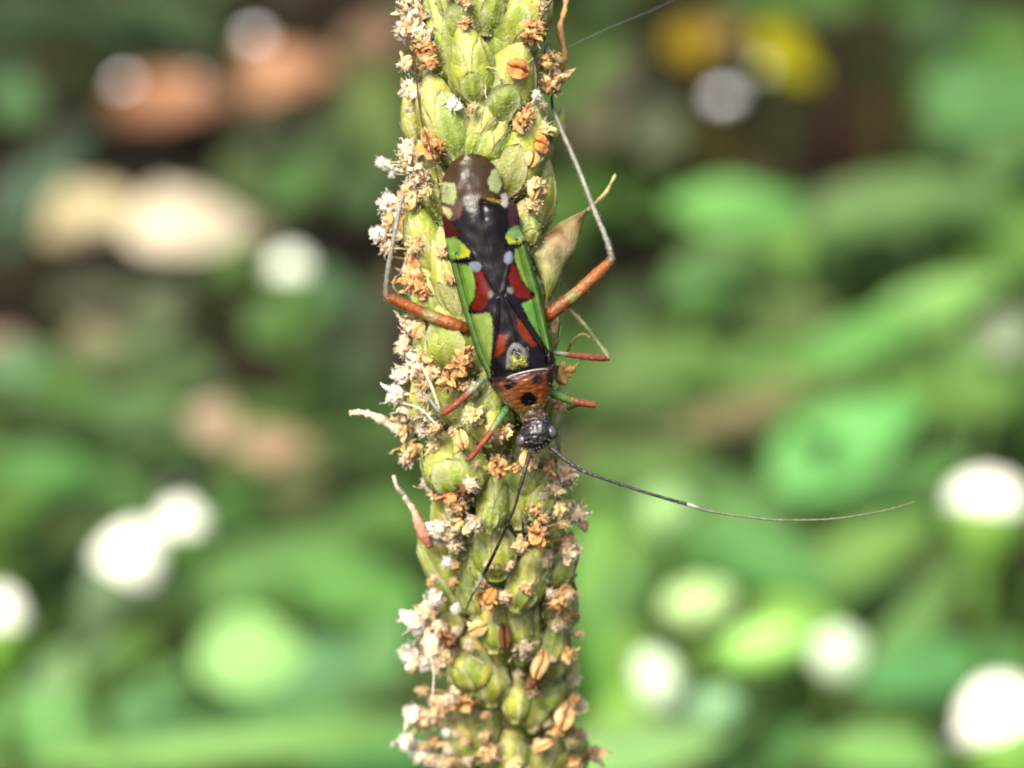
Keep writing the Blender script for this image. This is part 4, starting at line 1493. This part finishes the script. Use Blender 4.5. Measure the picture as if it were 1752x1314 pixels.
plant('leafy_weed', 'blue-green leafy weed crossed by the pale grass blade', 'weed', [
    (300, 1225, 6, 300, 120, 15, (106, 174, 116)), (120, 1150, 5, 190, 90, 40, (116, 160, 112)), (50, 1230, 6, 220, 110, 10, (108, 172, 100)), (510, 1210, 5, 220, 80, 5, (104, 164, 106)), (160, 1290, 6, 260, 80, -5, (112, 176, 110)), (640, 1290, 6, 240, 80, 8, (100, 170, 104))])
plant('leafy_weed', 'weed with long level leaves over the dark hollow', 'weed', [
    (1450, 0, 4, 460, 70, 4, (104, 152, 82)), (1640, 50, 3, 220, 90, -25, (92, 142, 100)), (1730, 95, 3, 190, 120, -60, (90, 140, 46)), (1580, 100, 2, 140, 60, 100, (70, 96, 66))])
plant('leafy_weed', 'broad mid-green weed under the long level leaves', 'weed', [(1690, 165, 4, 240, 160, 15, (110, 168, 100)), (1740, 250, 3.5, 190, 100, 40, (104, 160, 94)), (1640, 230, 3, 150, 70, 200, (92, 140, 80))])
plant('leafy_weed', 'bright weed with rounded leaves beside the dark hollow', 'weed', [
    (1235, 355, 5, 200, 110, 165, (138, 216, 120)), (1310, 360, 5, 150, 90, 20, (126, 200, 110)), (1205, 480, 4, 170, 90, 200, (110, 174, 98)), (1345, 540, 3.5, 160, 80, 10, (132, 158, 94)), (1250, 430, 3, 130, 60, -40, (84, 130, 40)), (1280, 500, 3, 150, 70, 30, (92, 140, 80))])
plant('leafy_weed', 'weed with large pale oval leaves above the bright shoots', 'weed', [
    (1550, 355, 5, 350, 130, 8, (118, 174, 102)), (1710, 390, 4.5, 180, 110, 60, (98, 156, 56)), (1450, 450, 4, 260, 90, -10, (108, 158, 86)), (1650, 450, 4, 240, 90, 20, (96, 146, 74)), (1400, 400, 3.5, 180, 80, 30, (104, 150, 84))])
plant('leafy_weed', 'fresh bright-green shoots around a pale speck', 'weed', [
    (1600, 530, 6, 260, 110, 25, (142, 216, 124)), (1470, 585, 6, 240, 90, 32, (128, 196, 106)), (1720, 630, 6, 200, 110, -10, (138, 208, 120)), (1350, 630, 5.5, 260, 90, 5, (116, 178, 94)), (1540, 640, 5, 220, 80, 15, (106, 160, 70)), (1650, 590, 5, 150, 70, 200, (86, 130, 46))])
plant('leafy_weed', 'soft pale-green weed right behind the bug\'s raised legs', 'weed', [(1140, 620, 5, 230, 100, 8, (128, 180, 100)), (1080, 680, 5, 180, 90, 160, (110, 156, 92)), (1060, 540, 3, 140, 70, 70, (76, 108, 66)), (1200, 690, 4.5, 220, 80, 12, (116, 160, 90))])
plant('leafy_weed', 'weed with one big fresh leaf above the white flower', 'weed', [
    (1450, 755, 7, 310, 150, 35, (130, 214, 130)), (1620, 680, 6, 220, 90, -20, (112, 176, 70)), (1550, 830, 6, 240, 90, 20, (118, 186, 102)), (1340, 850, 5.5, 180, 80, 60, (110, 180, 104)), (1730, 640, 6, 160, 80, 50, (120, 180, 90))])
plant('leafy_weed', 'weed with crossing leaves under the swept antenna', 'weed', [
    (1290, 950, 6.5, 300, 130, -20, (116, 184, 106)), (1480, 950, 6, 280, 120, 40, (120, 176, 94)), (1380, 1010, 5.5, 240, 90, -30, (108, 170, 96)), (1100, 800, 5, 240, 90, 20, (112, 164, 90)), (1230, 860, 5.5, 220, 100, -10, (104, 160, 92)), (1600, 1010, 5.5, 200, 90, 60, (106, 146, 74))])
plant('leafy_weed', 'blue-green weed at the foot of the pale buds', 'weed', [
    (1610, 1145, 8, 330, 100, 18, (106, 178, 118)), (1100, 1285, 9, 290, 100, 10, (158, 220, 150)), (1300, 1290, 7, 250, 110, 20, (100, 160, 92)), (1260, 1210, 7.5, 200, 90, 35, (120, 176, 116)), (1500, 1295, 8, 260, 90, -10, (116, 178, 102)), (1560, 1080, 7, 200, 80, 50, (108, 160, 84)), (1540, 1230, 7.5, 200, 90, 60, (134, 190, 96))])
plant('leafy_weed', 'slim yellow-green leaves rising close behind the spike', 'weed', [(1010, 950, 7, 230, 66, 84, (134, 196, 96)), (1040, 1150, 7, 240, 80, 100, (108, 170, 74)), (1075, 1000, 6, 170, 90, 70, (92, 140, 66)), (1060, 1230, 8, 200, 80, 60, (136, 196, 86))])
plant('budding_weed', 'weed carrying a cluster of pale lime and white buds', 'weed',
      [(1250, 1130, 8, 190, 90, 10, (140, 196, 86)), (1370, 1060, 8, 180, 80, -15, (128, 186, 80)), (1080, 1130, 7.5, 160, 90, 100, (122, 176, 70))],
      buds=[(1195, 1035, 9, 130, 86, 10, (196, 228, 158)), (1125, 1165, 9.5, 80, 110, 20, (236, 255, 226)), (1310, 1105, 9, 150, 86, 12, (176, 232, 128)), (1435, 1120, 9, 96, 96, 60, (226, 244, 216)), (1205, 1220, 9, 130, 70, 25, (160, 204, 156))])
plant('budding_weed', 'single pale round bud under the antenna\'s white band', 'weed', [(1150, 960, 6, 130, 60, 80, (120, 180, 60))], buds=[(1140, 880, 7.5, 110, 100, 30, (150, 190, 124))], thick=.14)

flower('white flower with a pointed green cup, near the antenna tip', 1690, 864, 10, 205, 150, -4, (156, 212, 92))
flower('large round white flower beside the pale buds', 1716, 1240, 11, 225, 225, 20, (156, 212, 92))
flower('long white flower touching a smaller round one', 215, 972, 8, 165, 220, -28, (132, 160, 112))
flower('small round white flower above a longer white one', 311, 903, 8, 128, 124, 0, (120, 180, 80))
flower('white flower beside the dark gap in the weeds below the long white one', 2, 1062, 9, 120, 150, 0, (130, 190, 70))
flower('lone white flower over bare soil near the cream dead leaves', 497, 466, 5, 104, 100, 0, (110, 150, 80), (248, 255, 250))

dead_leaf('curled orange-brown dead leaf lying on dark soil', 275, 175, 230, 110, 14, (226, 168, 126))
dead_leaf('orange-brown dead leaf tilted up next to another on dark soil', 488, 112, 190, 150, 38, (226, 172, 132), 1.4)
dead_leaf('dull brown dead leaf between the two orange ones', 385, 165, 150, 70, -10, (128, 100, 78))
dead_leaf('broad cream dead leaf, duller of the cream pair', 155, 372, 190, 160, 8, (216, 204, 162), .8)
dead_leaf('bright cream dead leaf, palest on the soil', 325, 385, 230, 140, 12, (255, 246, 216), 1.0)
dead_leaf('greyish dead leaf beside the cream pair', 430, 395, 120, 70, -10, (164, 156, 124))
dead_leaf('pale olive dead leaf among the grey-green weed', 170, 590, 130, 90, 20, (176, 174, 138), .9)
dead_leaf('pinkish-brown dead leaf close behind the top of the spike', 640, 62, 140, 90, 60, (180, 146, 122))
dead_leaf('tan dead leaf pointing at a small pinkish one', 455, 770, 180, 80, 24, (206, 176, 144), 3.2)
dead_leaf('small round pinkish dead leaf above a grey pebble', 365, 715, 90, 84, 60, (226, 200, 172), 3.5, .2)
dead_leaf('long greyish-beige dead leaf standing behind the raised hind leg', 1035, 150, 260, 110, 82, (136, 130, 106), 1.6)
dead_leaf('faded grey-green leaf leaning beside the beige one', 1115, 195, 170, 90, 100, (122, 138, 106), 1.4)
dead_leaf('yellow-olive fallen leaf next to a tan scrap', 1185, 60, 100, 84, 60, (180, 156, 30), 1.6)
dead_leaf('tan scrap of leaf between two yellow ones', 1248, 55, 90, 60, 10, (196, 160, 116), .8)
dead_leaf('clear yellow fallen leaf with two lobes', 1352, 88, 140, 104, -40, (214, 210, 20), 2.4)
dead_leaf('reddish-brown dead leaf in the dark hollow', 1480, 215, 260, 150, 70, (58, 36, 18), .4)
dead_leaf('dark olive dead leaf along the edge of the hollow', 1150, 255, 300, 90, 10, (84, 82, 22), .5)
dead_leaf('pale grey-green blade standing in for leaf shine among fresh shoots', 1725, 570, 100, 90, 60, (190, 210, 176), 6.5, .2)  # shine on a leaf, put in as a separate pale blade
dead_leaf('pinkish-grey dead leaf standing on edge beside the grey-green weed', 2, 585, 70, 120, 80, (176, 150, 132), 1.5)
dead_leaf('dull brown leaf showing through the weeds by the lower white flower', 1620, 1050, 150, 100, 10, (112, 96, 66), 3)

for (px, py, s, c, lab) in [(312, 14, .19, (255, 250, 250), 'pale glinting pebble above the dark weed\'s lowest leaf'), (436, 38, .14, (250, 244, 255), 'pale pebble with a glint put into its colour, touching the tilted orange leaf'),  # near-white stone colour stands in for bright glints
                            (214, 118, .15, (250, 244, 250), 'pale pebble with a glint put into its colour, on the edge of the curled orange leaf'), (325, 806, .3, (240, 236, 228), 'grey pebble under the small pinkish leaf'),
                            (1241, 126, .185, (255, 246, 250), 'pale lilac pebble under the tan leaf scrap'), (1302, 84, .15, (226, 232, 214), 'greenish pebble beside the clear yellow leaf'), (330, 110, .13, (230, 214, 205), 'small pinkish pebble between the orange leaves')]:
    pebble(lab, px, py, s, c)

# grass blade, dry stalk, silk
mb = MB()
P = [(-160, 1330, 7), (60, 1306, 7.6), (320, 1282, 8), (560, 1256, 8), (740, 1234, 7.5), (850, 1232, 5.5), (900, 1250, 2.5), (915, 1240, -.2)]
W = [Vector(p) for p in curve([G(*p) for p in P], 44)]
rows, cc = [], []
foot = W[-1].copy()
for q, p in enumerate(W):
    t = q / 43
    d = depth_of(p)
    half = 34 * K * d * min(1, .15 + 2.2 * t) * (1 - .6 * sm(.75, 1, t))
    dirv = (W[min(q + 1, 43)] - W[max(q - 1, 0)]).normalized()
    side = dirv.cross((-FW + Vector((0, 0, 1))).normalized()).normalized()
    up_ = side.cross(dirv)
    rows.append([p + side * half * s + up_ * .12 * half * (1 - s * s) * -1 - foot for s in (-1, -.5, 0, .5, 1)])
    cc.append([lin(150, 198, 104), lin(138, 188, 90), lin(168, 210, 122), lin(138, 188, 90), lin(146, 194, 98)])
mb.grid(rows, cc)
gb = mb.build('grass_blade', M_LEAF)
gb.location = foot
tag(gb, 'long pale grass blade arching level across the blue-green weed', 'grass blade')
mb = MB()
P = curve([G(940, 800, 2.5), G(1100, 755, 4), G(1260, 712, 5), G(1440, 655, 5.5)], 20)
P = [Vector((P[0][0] - 1.2, P[0][1] + .6, -.2))] + [Vector(p) for p in P]
mb.tube([p - P[0] for p in P], [.2 + .04 * random.random() for _ in P], [mix(lin(150, 142, 100), lin(172, 160, 120), random.random()) for _ in P], 10)
ds = mb.build('dry_stalk', M_DEAD)
ds.location = P[0]
tag(ds, 'straight pale dry stalk slanting up behind the bug\'s head', 'stalk')
mb = MB()
P = [V(948, 92, .05), V(1040, 48, .2), V(1110, 20, .3), V(1190, -18, .45), V(1500, -190, 1.0), V(1760, -340, 1.6)]
mb.tube([p - P[0] for p in P], [.0005] * 6, [lin(200, 200, 210)] * 6, 4)
sk = mb.build('silk_strand', M_SILK)
sk.location = P[0]
tag(sk, 'hair-thin strand of spider silk running off the spike', 'silk')

# ground cover too small to count: low leaves and litter
def to_px(p):
    r = p - CAM
    d = r.dot(FW)
    return 876 + r.dot(RT) / d / K, 657 - r.dot(UP) / d / K


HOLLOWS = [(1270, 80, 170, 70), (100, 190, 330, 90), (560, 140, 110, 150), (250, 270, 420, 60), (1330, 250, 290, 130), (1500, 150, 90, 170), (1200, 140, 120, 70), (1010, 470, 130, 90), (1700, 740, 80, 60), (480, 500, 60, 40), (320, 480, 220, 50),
           (80, 480, 120, 70), (630, 470, 60, 120), (1430, 1245, 70, 50), (1075, 1075, 50, 60), (300, 160, 300, 110), (150, 1060, 50, 50), (190, 380, 260, 90)]  # near-bare gaps where the soil darkened for shade shows through
GREENS = [lin(58, 84, 28), lin(88, 130, 46), lin(104, 152, 62), lin(126, 172, 78), lin(112, 150, 84), lin(104, 110, 66)]
mb = MB()
ml = MB()
r2 = random.Random(5)


def card(mbx, P, x, y, L, Wd, c, up3):
    z = x.cross(y)
    b0 = len(mbx.v)
    for (t, s, zz) in ((0, 0, 0), (.3, -.45, .06), (.3, 0, -.04), (.3, .45, .06), (.7, -.38, .02), (.7, 0, -.06), (.7, .38, .02), (1, 0, -.16)):
        mbx.vert(P + x * L * t + y * Wd * s + z * L * zz, c)
    for f in ((0, 2, 1), (0, 3, 2), (1, 2, 5, 4), (2, 3, 6, 5), (4, 5, 7), (5, 6, 7)):
        mbx.f.append(tuple(b0 + q for q in f))
    if up3 is not None:
        mbx.tube([up3, P], [.03, .025], [c, c], 3, cap=False)


tries = 0
count = 0
while count < 7600 and tries < 60000:
    tries += 1
    d = 26 + 110 * r2.random() ** 1.6
    x = r2.uniform(-1, 1) * (14 + .42 * d)
    h = abs(r2.gauss(0, 1)) * (1.6 if r2.random() < .6 else 3.6) + .2
    P = Vector((x, d, 0))
    P.z = ground_z(x, d) + h
    u, v = to_px(P)
    skip = False
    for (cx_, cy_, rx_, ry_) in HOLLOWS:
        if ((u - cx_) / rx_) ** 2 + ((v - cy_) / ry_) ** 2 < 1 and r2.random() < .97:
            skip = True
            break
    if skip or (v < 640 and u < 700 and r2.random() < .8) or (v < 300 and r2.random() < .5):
        continue
    patch_light = min(1, max(0, .45 + .3 * noise.noise(Vector((x * .25, d * .25, 0))) + (.3 if u > 900 else 0) * (1 if v > 280 else 0) + .3 * sm(500, 1000, v)))
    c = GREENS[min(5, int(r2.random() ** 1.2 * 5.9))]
    c = mix(GREENS[0], c, patch_light)  # patchy greens, with shade painted in as darker leaves above and at left
    az = r2.uniform(0, 6.28)
    xx = Vector((math.cos(az), math.sin(az), r2.uniform(-.3, .3))).normalized()
    yy = Vector((-math.sin(az), math.cos(az), r2.uniform(-.5, .5))).normalized()
    L = r2.uniform(.6, 1.6)
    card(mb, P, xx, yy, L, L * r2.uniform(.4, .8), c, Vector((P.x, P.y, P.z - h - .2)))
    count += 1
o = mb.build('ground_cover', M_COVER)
tag(o, 'low mixed green ground cover between the weeds', 'ground cover', kind='stuff')
LIT = [lin(84, 66, 50), lin(60, 46, 36), lin(112, 92, 70), lin(98, 92, 76), lin(46, 36, 28)]
for _ in range(4200):
    d = 22 + 120 * r2.random() ** 1.6
    x = r2.uniform(-1, 1) * (14 + .42 * d)
    P = Vector((x, d, ground_z(x, d) + r2.uniform(.03, .35)))
    az = r2.uniform(0, 6.28)
    xx = Vector((math.cos(az), math.sin(az), r2.uniform(-.2, .2))).normalized()
    yy = Vector((-math.sin(az), math.cos(az), r2.uniform(-.3, .3))).normalized()
    L = r2.uniform(.3, 1.3)
    u, v = to_px(P)
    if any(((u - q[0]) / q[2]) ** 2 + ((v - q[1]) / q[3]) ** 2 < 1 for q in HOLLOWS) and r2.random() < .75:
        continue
    card(ml, P, xx, yy, L, L * r2.uniform(.25, .6), LIT[r2.randrange(5)], None)
o = ml.build('leaf_litter', M_DEAD)
tag(o, 'broken brown leaf litter scattered over the soil', 'leaf litter', kind='stuff')
